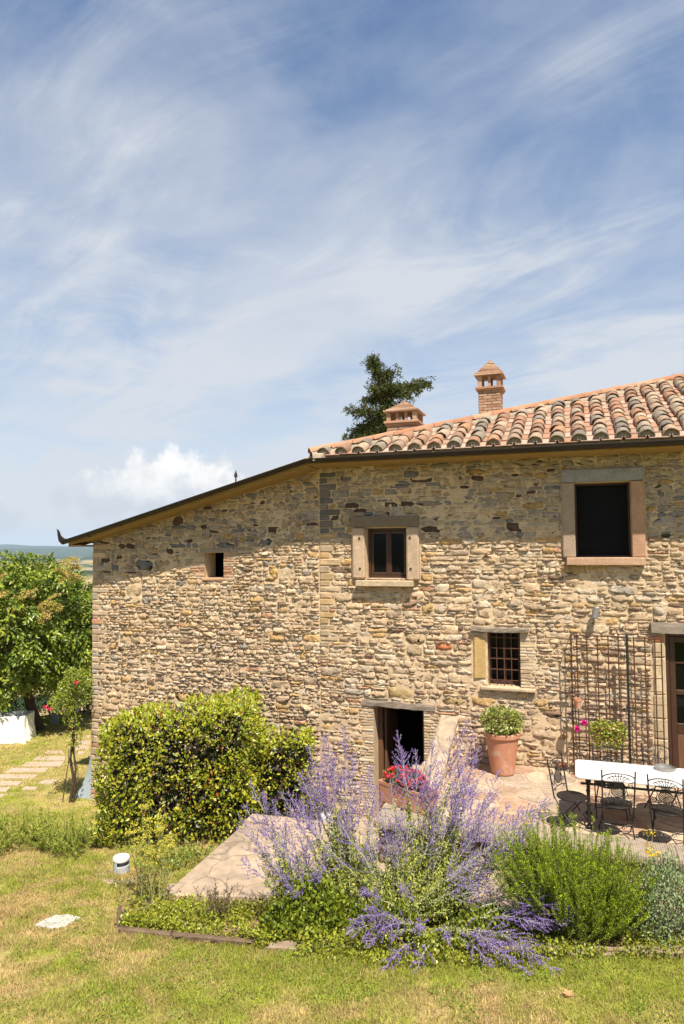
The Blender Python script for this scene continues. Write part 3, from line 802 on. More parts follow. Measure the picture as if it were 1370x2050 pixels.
def windows():
    def frame_bars(mb, a, b, c, d, y, t, th=.05):
        mb.box((a, y, c), (a + t, y + th, d), .006); mb.box((b - t, y, c), (b, y + th, d), .006)
        mb.box((a + t, y, c), (b - t, y + th, c + t), .006); mb.box((a + t, y, d - t), (b - t, y + th, d), .006)
    # small casement window
    a, b, c, d = OPEN['lwin']; w = empty('window', (0, 0, 0), 0, HOUSE)
    mb = MB(); frame_bars(mb, a, b, c, d, .16, .05); mb.build('window_frame', mt['frame'], w)
    m = (a + b) / 2
    for (p, q) in ((a + .055, m + .002), (m + .004, b - .055)):
        mb = MB(); frame_bars(mb, p, q, c + .055, d - .055, .175, .055, .04); mb.build('casement', mt['frame'], w)
        mb = MB(); mb.box((p + .05, .195, c + .10), (q - .05, .205, d - .10)); mb.build('pane', mt['glass'], w)
    mb = MB(); mb.box((m - .02, .162, c + .06), (m + .024, .178, d - .06), .006); mb.build('meeting_rail', mt['frame'], w)
    # large window behind an insect screen
    a, b, c, d = OPEN['rwin']; w = empty('window', (0, 0, 0), 0, HOUSE)
    mb = MB(); frame_bars(mb, a, b, c, d, .24, .035); mb.build('window_frame', mt['frame'], w)
    mb = MB(); mb.box((a + .03, .262, c + .03), (b - .03, .268, d - .03)); mb.build('screen', mt['screen'], w)
    mb = MB(); mb.box((a + .04, .30, c + .04), (b - .04, .306, d - .04)); mb.build('pane', mt['glass'], w)
    # barred window
    a, b, c, d = OPEN['bars']; w = empty('barred_window', (0, 0, 0), 0, HOUSE)
    mb = MB(); frame_bars(mb, a, b, c, d, .20, .05); mb.box(((a + b) / 2 - .025, .20, c + .05), ((a + b) / 2 + .025, .25, d - .05), .005)
    mb.box((a + .05, .205, c + .46), (b - .05, .245, c + .49), .004); mb.build('window_frame', mt['frame'], w)
    mb = MB(); mb.box((a + .04, .222, c + .04), (b - .04, .230, d - .04)); mb.build('pane', mt['glass'], w)
    for k in range(5):
        x = a + .03 + (b - a - .06) * k / 4; mb = MB(); mb.tube([(x, .05, c - .0), (x, .05, d)], .009, 6); mb.build('iron_bar', mt['iron'], w)
    for k in range(5):
        z = c + .10 + (d - c - .2) * k / 4; mb = MB(); mb.tube([(a, .05, z), (b, .05, z)], .0085, 6); mb.build('iron_bar', mt['iron'], w)
    # square air hole: back panel lies in the dark room
    # cellar door: open frame
    a, b, c, d = OPEN['door']; w = empty('cellar_door', (0, 0, 0), 0, HOUSE)
    mb = MB(); mb.box((a, .30, c), (a + .09, .40, d), .008); mb.box((b - .09, .30, c), (b, .40, d), .008); mb.box((a + .09, .30, d - .09), (b - .09, .40, d), .008)
    mb.build('door_frame', mt['door'], w)
    mb = MB(); mb.box((a + .10, .40, c + .02), (a + .15, 1.25, d - .1), .006); mb.build('door_leaf', mt['door'], w)
    # glazed door on the terrace
    a, b, c, d = OPEN['rdoor']; w = empty('glazed_door', (0, 0, 0), 0, HOUSE)
    mb = MB(); mb.box((a, .12, c), (a + .07, .22, d), .006); mb.box((b - .07, .12, c), (b, .22, d), .006); mb.box((a + .07, .12, d - .07), (b - .07, .22, d), .006)
    mb.build('door_frame', mt['frame'], w)
    m = (a + b) / 2
    for (p, q) in ((a + .075, m - .003), (m + .003, b - .075)):
        lf = MB(); lf.box((p, .14, c + .02), (p + .09, .19, d - .08), .006); lf.box((q - .09, .14, c + .02), (q, .19, d - .08), .006)
        for z0, z1 in ((c + .02, c + .14), (c + .74, c + .90), (c + 1.38, c + 1.46), (c + 1.90, c + 1.94), (d - .17, d - .08)): lf.box((p + .09, .142, z0), (q - .09, .188, z1), .006)
        lf_o = lf.build('door_leaf', mt['frame'], w)
        n = 4
        for k in range(n):
            x0 = p + .09 + (q - p - .18) * k / n; x1 = p + .09 + (q - p - .18) * (k + 1) / n
            mb = MB(); mb.box((x0 + .002, .155, c + .14), (x1 - .002, .18, c + .74), .004); mb.build('plank', mt['door'], lf_o)
        for z0, z1 in ((c + .90, c + 1.38), (c + 1.46, c + 1.90), (c + 1.94, d - .17)):
            mb = MB(); mb.box((p + .09, .160, z0), (q - .09, .166, z1)); mb.build('pane', mt['glass'], lf_o)
    # floodlight on the wall
    mb = MB(); X = Matrix.Translation((5.13, -.03, 3.12)) @ Matrix.Rotation(R(90), 4, 'X')
    mb.lathe([(.03, -.03), (.03, .10)], 12, X)
    X2 = Matrix.Translation((5.13, -.15, 3.09)) @ Matrix.Rotation(R(12), 4, 'Y')
    mb.lathe([(.052, -.10), (.056, -.09), (.056, .09), (.05, .10)], 16, X2)
    l = mb.build('wall_lamp', mt['ash'], None)
    l.location = O3; l.rotation_euler = (0, 0, -TH)
    tag(l, 'small grey cylinder lamp fixed on the stone wall above the trellis', 'wall lamp')
windows()

# ---- roof
def build_roof():
    mb = MB()
    UE = URIGHT + .4
    # plane A: polygon eave -> hip -> ridge (the ridge lies off to the right)
    vr = v_hip(UE)
    A = [(0, -.62, roofA(.62)), (UE, -.62, roofA(.62)), (UE, -vr, roofA(vr))]
    mb.add(A + [(x, y, z - .10) for x, y, z in A], [(0, 1, 2), (5, 4, 3), (0, 3, 4, 1), (1, 4, 5, 2)])
    # plane B: verge in front, falls to the left
    UL = -5.78; D = 9.2
    B = [(UL, -.42, roofB(UL)), (0, -.62, roofB(0)), (UE, -vr, roofB(UE)), (UE, D, roofB(UE)), (UL, D, roofB(UL))]
    mb.add(B + [(x, y, z - .10) for x, y, z in B], [(0, 1, 2, 3, 4), (9, 8, 7, 6, 5), (0, 5, 6, 1), (4, 9, 5, 0), (3, 8, 9, 4)])
    roof = mb.build('roof', mt['mortar'], HOUSE)
    # soffit boards
    mb = MB()
    us = np.arange(0, UE, 1.9)
    for u in us: mb.box((u + .004, -.60, 5.825), (min(u + 1.9, UE), .05, 5.850), .003)
    mb.box((0, -.625, 5.83), (UE, -.600, 5.975), .004)
    mb.build('soffit', mt['soffit'], roof)
    mb = MB(); n = 4
    for k in range(n):
        u0, u1 = UL + (0 - UL) * k / n, UL + (0 - UL) * (k + 1) / n
        f = lambda u: 5.802 + .256 * u
        vv = lambda u: .42 + .18 * (u - UL) / -UL
        mb.add([(u0, -vv(u0), f(u0)), (u1, -vv(u1), f(u1)), (u1, .05, f(u1)), (u0, .05, f(u0)), (u0, -vv(u0), f(u0) + .1), (u1, -vv(u1), f(u1) + .1), (u1, .05, f(u1) + .03), (u0, .05, f(u0) + .03)],
               [(3, 2, 1, 0), (0, 1, 5, 4), (4, 5, 6, 7), (0, 4, 7, 3), (1, 2, 6, 5)])
    mb.build('verge_board', mt['soffit'], roof)
    # end of the left eave
    mb = MB(); mb.box((UL, -.42, 4.30), (ULEFT + .02, 9.0, 4.34)); mb.build('soffit', mt['soffit'], roof)
    # tiles
    def barrel(L_, r0, r1, h0, h1, th, n=8):
        vs, fs = [], []
        for (y, r, h) in ((0, r0, h0), (L_, r1, h1)):
            for q in range(n + 1):
                t = math.pi * q / n; vs.append((-r * math.cos(t), y, h * math.sin(t)))
            for q in range(n + 1):
                t = math.pi * q / n; vs.append((-(r - th) * math.cos(t), y, (h - th) * math.sin(t)))
        m = n + 1
        for q in range(n):
            fs.append((q, q + 1, 2 * m + q + 1, 2 * m + q)); fs.append((m + q + 1, m + q, 3 * m + q, 3 * m + q + 1))
            fs.append((q + 1, q, m + q, m + q + 1)); fs.append((2 * m + q, 2 * m + q + 1, 3 * m + q + 1, 3 * m + q))
        fs.append((0, 2 * m, 3 * m, m)); fs.append((n, m + n, 3 * m + n, 2 * m + n))
        return vs, fs
    def tile_me(nm, args, mat):
        mb = MB(); mb.add(*barrel(*args)); mb.jitter(.004); return mb.mesh(nm, mat)
    covers = [tile_me('roof_tile', (.45, .128, .105, .115, .095, .016), mt['tile']) for _ in range(4)]
    ridges = [tile_me('ridge_tile', (.50, .125, .11, .095, .085, .018), mt['ridge']) for _ in range(3)]
    pans = []
    for _ in range(3):
        mb = MB(); mb.box((-.155, 0, 0), (.155, .44, .022), .005); mb.box((-.165, 0, .004), (-.142, .44, .05), .004); mb.box((.142, 0, .004), (.165, .44, .05), .004); mb.jitter(.004)
        pans.append(mb.mesh('flat_tile', mt['pan']))
    plug = MB(); vs = [(0, 0, .01)] + [(-.115 * math.cos(math.pi * q / 8), rng.uniform(.0, .012), .105 * math.sin(math.pi * q / 8)) for q in range(9)]
    plug.add(vs, [(0, q + 2, q + 1) for q in range(8)])
    plug_me = plug.mesh('tile_mortar', mt['coping'])
    ang = math.atan(PITCH); exp = .345; ce = math.cos(ang)
    u0, sp = 3.51 - .353 * 9, .353
    k = 0; n_c = n_p = 0
    u = u0
    while u < 7.75:
        vt = v_hip(u) + .20
        s = 0; y = -.665
        while True:
            v = -(y)
            if v < vt + .02: break
            o = link('roof_tile', rng.choice(covers), roof, (u + rng.uniform(-.012, .012), y, roofA(v) + .058 + rng.uniform(0, .012)), (ang - .035 + rng.uniform(-.015, .015), rng.uniform(-.06, .06), rng.uniform(-.075, .075)))
            if s == 0: link('tile_mortar', plug_me, roof, (u, y + .02, roofA(v) + .058), (0, 0, 0))
            n_c += 1; s += 1; y += exp * ce * rng.uniform(.93, 1.07)
        # pans, between this row and the next
        um = u + sp / 2; vt2 = v_hip(um) + .20; y = -.66
        while -y > vt2:
            if n_p < 300:
                link('flat_tile', rng.choice(pans), roof, (um + rng.uniform(-.006, .006), y, roofA(-y) + .022), (ang - .055 + rng.uniform(-.01, .01), rng.uniform(-.01, .01), rng.uniform(-.02, .02)))
            n_p += 1; y += exp * ce
        u += sp
    # lumpy mortar and stone bits along the hip
    Vh = np.array((1, .62, .26)); Lh = np.linalg.norm(Vh); Vh = Vh / Lh
    hip_ang_z = math.atan2(.62, 1); tilt = math.asin(Vh[2])
    mb = MB(); n = 90; vs, fs = [], []
    for i in range(n + 1):
        s = .06 + 11 * i / n; c = Vector((0, -.62, 6.0)) + Vector(Vh) * s
        nrm = Vector((.62, -1, 0)).normalized()
        for (off, up) in ((.24, -.06), (.21, .03), (.11, .075), (0, .09), (-.12, .04), (-.16, -.06)):
            vs.append(c + nrm * (off + rng.uniform(-.02, .02)) + Vector((0, 0, up + rng.uniform(-.014, .014) - (.0 if off <= 0 else off * .28))))
    for i in range(n):
        for q in range(5): fs.append((i * 6 + q, i * 6 + q + 1, (i + 1) * 6 + q + 1, (i + 1) * 6 + q))
    mb.add(vs, fs); mb.build('hip_mortar', mt['coping'], roof)
    s = .04
    while s < 10.6:
        c = Vector((0, -.62, 6.0)) + Vector(Vh) * s
        # barrel axis runs along +y of the tile: turn it along the hip
        rot = Matrix.Rotation(-(math.pi / 2 - hip_ang_z) + rng.uniform(-.03, .03), 4, 'Z') @ Matrix.Rotation(tilt + .03 + rng.uniform(-.02, .02), 4, 'X')
        o = link('ridge_tile', rng.choice(ridges), roof); o.matrix_local = Matrix.Translation(c + Vector((0, 0, .050 + rng.uniform(0, .008)))) @ rot
        s += .43
    # verge tiles of the left roof slope, lying along the slope
    u = -5.8; tb = math.atan(.26)
    while u < -.15:
        vv = .40 + .18 * (u + 5.78) / 5.78
        rot = Matrix.Rotation(-math.pi / 2, 4, 'Z') @ Matrix.Rotation(tb - .03, 4, 'X')
        o = link('roof_tile', rng.choice(covers), roof); o.matrix_local = Matrix.Translation((u, -vv + .22, roofB(u) - .05)) @ rot @ Matrix.Scale(.8, 4)
        u += .30
    # gutter
    def gut(pts, name):
        mb = MB(); n = 8; r = .074; vs, fs = [], []
        for p in pts:
            for q in range(n + 1):
                t = math.pi + math.pi * q / n
                vs.append((p[0], p[1] + r * math.cos(t), p[2] + r * math.sin(t)))
            for q in range(n + 1):
                t = 2 * math.pi - math.pi * q / n
                vs.append((p[0], p[1] + (r - .009) * math.cos(t), p[2] + .004 + (r - .009) * math.sin(t)))
        m = 2 * (n + 1)
        for i in range(len(pts) - 1):
            for q in range(m):
                q2 = (q + 1) % m; fs.append((i * m + q, i * m + q2, (i + 1) * m + q2, (i + 1) * m + q))
        fs.append(tuple(range(m))); fs.append(tuple((len(pts) - 1) * m + q for q in range(m))[::-1])
        # front bead
        mb.add(vs, fs); mb.tube([(p[0], p[1] - r, p[2]) for p in pts], .011, 6)
        return mb.build(name, mt['gutter'], HOUSE)
    e1 = [(0.0, -.70, 5.925), (UE, -.70, 5.915)]
    e2 = [(-5.86, -.50, roofB(-5.86) - .035), (-5.2, -.52, roofB(-5.2) - .04), (0.0, -.70, 5.925)]
    g1_ = gut(e1, 'gutter'); g2_ = gut(e2, 'gutter')
    for g, pts in ((g1_, [(x, -.70, 5.932) for x in np.arange(.4, UE, 1.55)]), (g2_, [(x, -.70 + .18 * (-x / 5.2), 5.935 + (roofB(-5.2) - .04 - 5.935) * (x / -5.2)) for x in (-.9, -2.1, -3.2, -4.3, -5.15)])):
        for p in pts:
            mb = MB(); q = [(p[0], p[1] + (.082) * math.cos(t), p[2] + (.082) * math.sin(t)) for t in np.linspace(math.pi, 2 * math.pi, 9)]
            mb.tube(q, .008, 5); mb.build('gutter_bracket', mt['gutter'], g)
    # wrought leaf at the end of the gutter
    ex = -5.86; ez = roofB(-5.86) - .035
    prof = [(0.02, -.07), (-.07, .0), (-.10, .10), (-.115, .22), (-.13, .28), (-.085, .24), (-.075, .25), (-.06, .20), (-.04, .21), (-.045, .15), (-.015, .16), (-.02, .11), (.02, .115), (.02, .075), (.06, .085), (.065, .055), (.11, .065), (.13, .045), (.20, .05), (.26, .07), (.24, .02), (.10, -.04)]
    mb = MB(); nP = len(prof); vs = [(ex + x, -.555, ez + z) for x, z in prof] + [(ex + x, -.54, ez + z) for x, z in prof]
    mb.add(vs, [tuple(range(nP)), tuple(range(nP, 2 * nP))[::-1]] + [(i, (i + 1) % nP, nP + (i + 1) % nP, nP + i) for i in range(nP)])
    mb.build('gutter_finial', mt['gutter'], g2_)
    # small finial on the far eave of the left slope
    mb = MB(); mb.tube([(-2.5, 1.2, roofB(-2.5)), (-2.5, 1.2, roofB(-2.5) + .52)], .018, 6); mb.lathe([(.0, .50), (.045, .55), (.03, .62), (.0, .70)], 8, Matrix.Translation((-2.5, 1.2, roofB(-2.5))))
    mb.build('roof_finial', mt['gutter'], roof)
    return roof
ROOF = build_roof()

def chimney(uc, v, w_base, w_ledge, w_cap, w_top, hw, cap_out, n_bricks):
    ch = empty('chimney', (uc, -v, 0), 0, ROOF)
    # ROOF is a part, so the pieces below are sub-parts of the house parented to the chimney part
    ch.parent = HOUSE
    bm = []
    for _ in range(4):
        mb = MB(); mb.box((-.5, -.5, -.5), (.5, .5, .5), .06); mb.jitter(.02); bm.append(mb.mesh('brick', mt['chimney']))
    z = w_base; h = .062; k = 0
    while z < w_ledge - .01:
        for side in range(4):
            L_ = hw * 2 / 2.5; a = -hw + (0 if k % 2 else -L_ * .5)
            while a < hw - .01:
                b = min(a + L_, hw); a0 = max(a, -hw)
                if b - a0 > .02:
                    c = Matrix.Rotation(side * math.pi / 2, 4, 'Z') @ Matrix.Translation(((a0 + b) / 2, -hw + .045, z + h / 2)) @ Matrix.Diagonal((b - a0 - .008, .09 + rng.uniform(0, .012), h - .010, 1))
                    o = link('brick', rng.choice(bm), ch); o.matrix_local = c
                a += L_
        z += h; k += 1
    core = MB(); core.box((-hw + .02, -hw + .02, w_base - .3), (hw - .02, hw - .02, w_ledge)); core.build('shaft', mt['mortar'], ch)
    e = cap_out
    mb = MB(); mb.box((-hw - e * .6, -hw - e * .6, w_ledge), (hw + e * .6, hw + e * .6, w_ledge + .035), .006); mb.box((-hw - e, -hw - e, w_ledge + .036), (hw + e, hw + e, w_ledge + .085), .006); mb.jitter(.004)
    mb.build('ledge', mt['chimney'], ch)
    zc = w_ledge + .086; r = hw + e * .35; p = .055
    for sx in (-1, -.33, .33, 1) if hw > .3 else (-1, 0, 1):
        for sy in (-1, -.33, .33, 1) if hw > .3 else (-1, 0, 1):
            if max(abs(sx), abs(sy)) < .99: continue
            pw = p * (1.35 if abs(sx) == 1 and abs(sy) == 1 else .9)
            cx, cy = sx * (r - p), sy * (r - p)
            mb = MB(); mb.box((cx - pw / 2 * 1.2, cy - pw / 2 * 1.2, zc), (cx + pw / 2 * 1.2, cy + pw / 2 * 1.2, w_cap), .006); mb.jitter(.003); mb.build('pillar', mt['chimney'], ch)
    # stepped pyramid of thin tiles
    z = w_cap + .002; R0 = hw + e * 1.25; n = n_bricks; th = (w_top - w_cap) / (n + 1)
    for i in range(n + 1):
        rr = R0 * (1 - i / (n + .6)) if i else R0
        mb = MB(); tw = rng.uniform(-.03, .03)
        mb.box((-rr, -rr, z), (rr, rr, z + th - .004), .006, Matrix.Rotation(tw, 4, 'Z')); mb.jitter(.005)
        mb.build('cap_tile', mt['chimney'], ch); z += th
    return ch
chimney(3.14, -2.35, 6.55, 7.60, 7.93, 8.32, .235, .06, 8)
chimney(1.52, -1.05, 6.2, 6.73, 7.00, 7.28, .31, .05, 7)

# plaster flare at the house corner (in the shade of the side wall)
def buttress():
    mb = MB(); n = 10; vs, fs = [], []
    for i in range(n + 1):
        t = i / n; z = .35 - 1.75 * t; o = .02 + .62 * t ** 2.9
        for (y, k) in ((.03, .85), (.25, 1.0), (1.2, 1.0), (1.5, .6)):
            vs.append((ULEFT - o * k, y - .0 * t, z))
    for i in range(n):
        for q in range(3): fs.append((i * 4 + q, (i + 1) * 4 + q, (i + 1) * 4 + q + 1, i * 4 + q + 1))
    b = len(vs)
    for i in range(n + 1):
        z = vs[i * 4][2]; vs.append((ULEFT + .02, .03, z))
    for i in range(n): fs.append((i * 4, b + i, b + i + 1, (i + 1) * 4))
    mb.add(vs, fs); mb.build('buttress', mt['plaster'], HOUSE, smooth=True)
buttress()
# ================================================================== terrace, path, walls
def hplace(name, u, v, w, rz=0.0):
    return empty(name, W(u, v, w), -TH + rz)
TZ = .33
def terrace():
    mb = MB(); mb.box((2.32, -2.96, -1.2), (8.6, .02, TZ), 0)
    t = mb.build('terrace', mt['paving_joint'], None, loc=O3, rot=(0, 0, -TH)); tag(t, kind='structure')
    # irregular flagstones: Voronoi cells of a jittered grid
    pts = []
    for i in range(-1, 16):
        for j in range(-1, 8):
            pts.append((2.35 + (i + .5 + rng.uniform(-.38, .38) + (j % 2) * .4) * .45, (j + .5 + rng.uniform(-.38, .38)) * .40))
    def clip(poly, nx, ny, c):
        out = []
        for i in range(len(poly)):
            p, q = poly[i], poly[(i + 1) % len(poly)]
            dp, dq = p[0] * nx + p[1] * ny - c, q[0] * nx + q[1] * ny - c
            if dp <= 0: out.append(p)
            if dp * dq < 0: k = dp / (dp - dq); out.append((p[0] + (q[0] - p[0]) * k, p[1] + (q[1] - p[1]) * k))
        return out
    for a in pts:
        if not (2.3 < a[0] < 7.9 and -.1 < a[1] < 3.0): continue
        poly = [(2.72, .05), (8.2, .05), (8.2, 2.9), (2.72, 2.9)]
        gap = rng.uniform(.010, .022)
        for b in pts:
            if b is a or abs(b[0] - a[0]) > 1.3 or abs(b[1] - a[1]) > 1.3: continue
            nx, ny = b[0] - a[0], b[1] - a[1]; l = math.hypot(nx, ny); nx /= l; ny /= l
            poly = clip(poly, nx, ny, (a[0] + b[0]) / 2 * nx + (a[1] + b[1]) / 2 * ny - gap)
            if len(poly) < 3: break
        if len(poly) < 3: continue
        ar = abs(sum(poly[i][0] * poly[(i + 1) % len(poly)][1] - poly[(i + 1) % len(poly)][0] * poly[i][1] for i in range(len(poly)))) / 2
        if ar < .012: continue
        # break the edges so that they are not ruler straight
        pp = []
        for i in range(len(poly)):
            p, q = poly[i], poly[(i + 1) % len(poly)]; pp.append((p[0] * .94 + a[0] * .06, p[1] * .94 + a[1] * .06))
            if math.hypot(p[0] - q[0], p[1] - q[1]) > .14:
                k = rng.uniform(.35, .65); pp.append((p[0] + (q[0] - p[0]) * k + rng.uniform(-.014, .014), p[1] + (q[1] - p[1]) * k + rng.uniform(-.014, .014)))
        n = len(pp); h = TZ + rng.uniform(.006, .016)
        vs = [(x, -y, TZ - .02) for x, y in pp] + [(x, -y, h - .004) for x, y in pp] + [(x * .95 + a[0] * .05, -(y * .95 + a[1] * .05), h + rng.uniform(-.003, .003)) for x, y in pp] + [(a[0], -a[1], h)]
        fs = [(k + r * n, k + (r + 1) * n, (k + 1) % n + (r + 1) * n, (k + 1) % n + r * n) for r in (0, 1) for k in range(n)]
        fs += [(2 * n + k, 3 * n, 2 * n + (k + 1) % n) for k in range(n)]
        m = MB(); m.col = shade_of(rng.choice([(.38, .27, .19), (.42, .31, .22), (.36, .235, .16), (.44, .345, .245), (.34, .265, .20)])); m.add(vs, fs)
        m.build('paving_stone', mt['paving'], t, col=True)
terrace()

def retaining_wall():
    rw = hplace('retaining_wall', 2.1, 2.96, 0)
    tag(rw, 'low rubble retaining wall with ribbed stone coping along the terrace edge', 'retaining wall')
    def L(u, v, w): return (u - 2.1, -(v - 2.96), w)
    mb = MB(); mb.box(L(2.12, 3.24, -1.2), L(8.6, 2.97, .335)); mb.box(L(2.12, 2.96, -1.2), L(2.318, .3, .335)); mb.build('wall_core', mt['mortar'], rw)
    # coping blocks with toothed ribs across
    def coping(u0, u1, v0, v1, along_u=True):
        n = int((u1 - u0) / .0135); vs, fs = [], []
        prof = [(0, 0), (0, .085), (.015, .108), (.5, .115), (.93, .11), (.985, .085), (1.0, .05), (.985, .0)]
        for i in range(n + 1):
            u = u0 + (u1 - u0) * i / n
            rb = (.004 if i % 2 else -.004) + rng.uniform(-.0025, .0025)
            for k, (t, z) in enumerate(prof):
                v = v0 + (v1 - v0) * t + (rb * 1.4 if t > .9 else 0)
                w = .336 + z + (rb if z > .03 else 0) + .006 * math.sin(u * 3.1)
                vs.append(L(u, v, w) if along_u else L(v, u, w))
        m = len(prof)
        for i in range(n):
            for k in range(m - 1): fs.append((i * m + k, i * m + k + 1, (i + 1) * m + k + 1, (i + 1) * m + k))
        fs += [tuple(range(m)), tuple(n * m + k for k in range(m))[::-1]]
        b = MB(); b.add(vs, fs); b.build('coping_stone', mt['coping'], rw)
    u = 2.06
    while u < 7.6:
        l = rng.uniform(.75, 1.15); coping(u, u + l - .008, 2.97, 3.40); u += l
    v = .9
    while v < 2.9:
        l = min(rng.uniform(.6, .8), 2.96 - v); coping(v, v + l - .008, 2.33, 2.04, False); v += l
    # rubble face
    z = -.75; V, Fc, cv, o = [], [], [], 0
    while z < .33:
        h = min(rng.uniform(.09, .17), .335 - z); u = 2.1 + rng.uniform(-.02, .0)
        if h < .03: break
        while u < 7.4:
            l = rng.uniform(.16, .42)
            v_, f_, c_ = stone_shape(u + .006, u + l - .008, z + .005, z + h - .005, rng.uniform(.03, .06), shade_of(rng.choice([(.36, .27, .19), (.40, .31, .22), (.28, .20, .15), (.42, .28, .18)])))
            v_ = [(x - 2.1, y - .28, w) for x, y, w in v_]
            if u < 7: link('stone', mesh_np('stone', v_, f_, mt['rubble'], c_), rw)
            u += l
        z += h
retaining_wall()

def cheek_wall():
    cw = hplace('stair_parapet', 2.62, .02, -.9)
    tag(cw, 'sloping stone parapet running down from the wall beside the cellar door', 'parapet')
    def L(u, v, w): return (u - 2.62, -(v - .02), w + .9)
    top = lambda v: 1.08 - .34 * v
    u0, u1, v1 = 2.36, 2.71, 2.05
    mb = MB(); mb.add([L(u0 + .02, .02, -1.1), L(u1 - .02, .02, -1.1), L(u1 - .02, v1, -1.1), L(u0 + .02, v1, -1.1), L(u0 + .02, .02, top(0) - .05), L(u1 - .02, .02, top(0) - .05), L(u1 - .02, v1, top(v1) - .05), L(u0 + .02, v1, top(v1) - .05)],
                      [(0, 1, 2, 3), (4, 7, 6, 5), (0, 4, 5, 1), (1, 5, 6, 2), (2, 6, 7, 3), (3, 7, 4, 0)])
    mb.build('parapet_core', mt['mortar'], cw)
    # worn cap slab
    n = 12; vs, fs = [], []
    for i in range(n + 1):
        v = v1 * i / n
        for (u, z) in ((u0, -.05), (u0, .0), (u0 + .04, .03), ((u0 + u1) / 2, .04), (u1 - .03, .03), (u1, 0), (u1, -.05)):
            vs.append(L(u + rng.uniform(-.008, .008), v + (.03 if i == n else 0), top(v) + z + rng.uniform(-.006, .006)))
    for i in range(n):
        for k in range(6): fs.append((i * 7 + k, i * 7 + k + 1, (i + 1) * 7 + k + 1, (i + 1) * 7 + k))
    fs += [tuple(range(7)), tuple(n * 7 + k for k in range(7))[::-1]]
    mb = MB(); mb.add(vs, fs); mb.build('parapet_cap', mt['concrete'], cw)
    # rubble on the terrace side
    z = .30
    while z < 1.0:
        h = rng.uniform(.08, .14); v = .03
        while v < v1:
            l = rng.uniform(.14, .32)
            if z + h < top(v + l) - .04 and v + l < v1 + .02:
                V, Fc, cv = stone_shape(v + .005, v + l - .006, z + .004, z + h - .005, .03, shade_of(rng.choice([(.45, .33, .22), (.42, .30, .19), (.48, .37, .25)])))
                V = [L(u1 - .02 - y, x, w) for x, y, w in V]
                link('stone', mesh_np('stone', V, [f[::-1] for f in Fc], mt['rubble'], cv), cw)
            v += l
        z += h
cheek_wall()

def apron():
    mb = MB(); n = len(APRON)
    top = [(x, y, z) for x, y, z in APRON]; bot = [(x, y, z - .42) for x, y, z in APRON]
    mb.add(top + bot, [tuple(range(n))[::-1]] + [(i, (i + 1) % n, n + (i + 1) % n, n + i) for i in range(n)])
    p = mb.build('path', mt['concrete'], None); tag(p, kind='structure')
    mb = MB(); q = [W(u, v, z) for u, v, z in ((-.6, 2.15, -.86), (.4, 1.95, -.88), (1.1, 1.75, -.88), (1.5, 2.9, -.60), (2.3, 2.9, -.55), (2.34, -.02, -.90), (.3, .02, -.92), (-.6, .05, -.95))]
    mb.add(list(q) + [p_ - Vector((0, 0, .3)) for p_ in q], [tuple(range(8))] + [(i, 8 + i, 8 + (i + 1) % 8, (i + 1) % 8) for i in range(8)])
    tag(mb.build('pavement', mt['concrete'], None), kind='structure')
    # worn stone strip along the front left edge and the back edge
    def strip(a, b, k, wd, nrm, hgt=.03):
        a, b, nrm = Vector(a), Vector(b), Vector(nrm).normalized(); t0 = 0
        for i in range(k):
            p0, p1 = a.lerp(b, i / k + .004), a.lerp(b, (i + 1) / k - .004)
            m = MB(); vs = []
            for q in (p0, p1):
                for (o, z) in ((-.03, -.12), (-.035, hgt - .006), (0, hgt + .004), (wd, hgt), (wd + .01, -.02)):
                    vs.append(q + nrm * (o + rng.uniform(-.012, .012)) + Vector((0, 0, z + rng.uniform(-.004, .004))))
            m.add(vs, [(0, 1, 6, 5), (1, 2, 7, 6), (2, 3, 8, 7), (3, 4, 9, 8), (0, 4, 3, 2, 1), (5, 6, 7, 8, 9)])
            m.build('edge_stone', mt['concrete'], p)
    strip(APRON[0], (-1.4, 9.22, -.33), 2, .26, (.1, 1, 0)); strip(APRON[1], APRON[2], 3, .30, (-.3, -1, 0), .05)
apron()

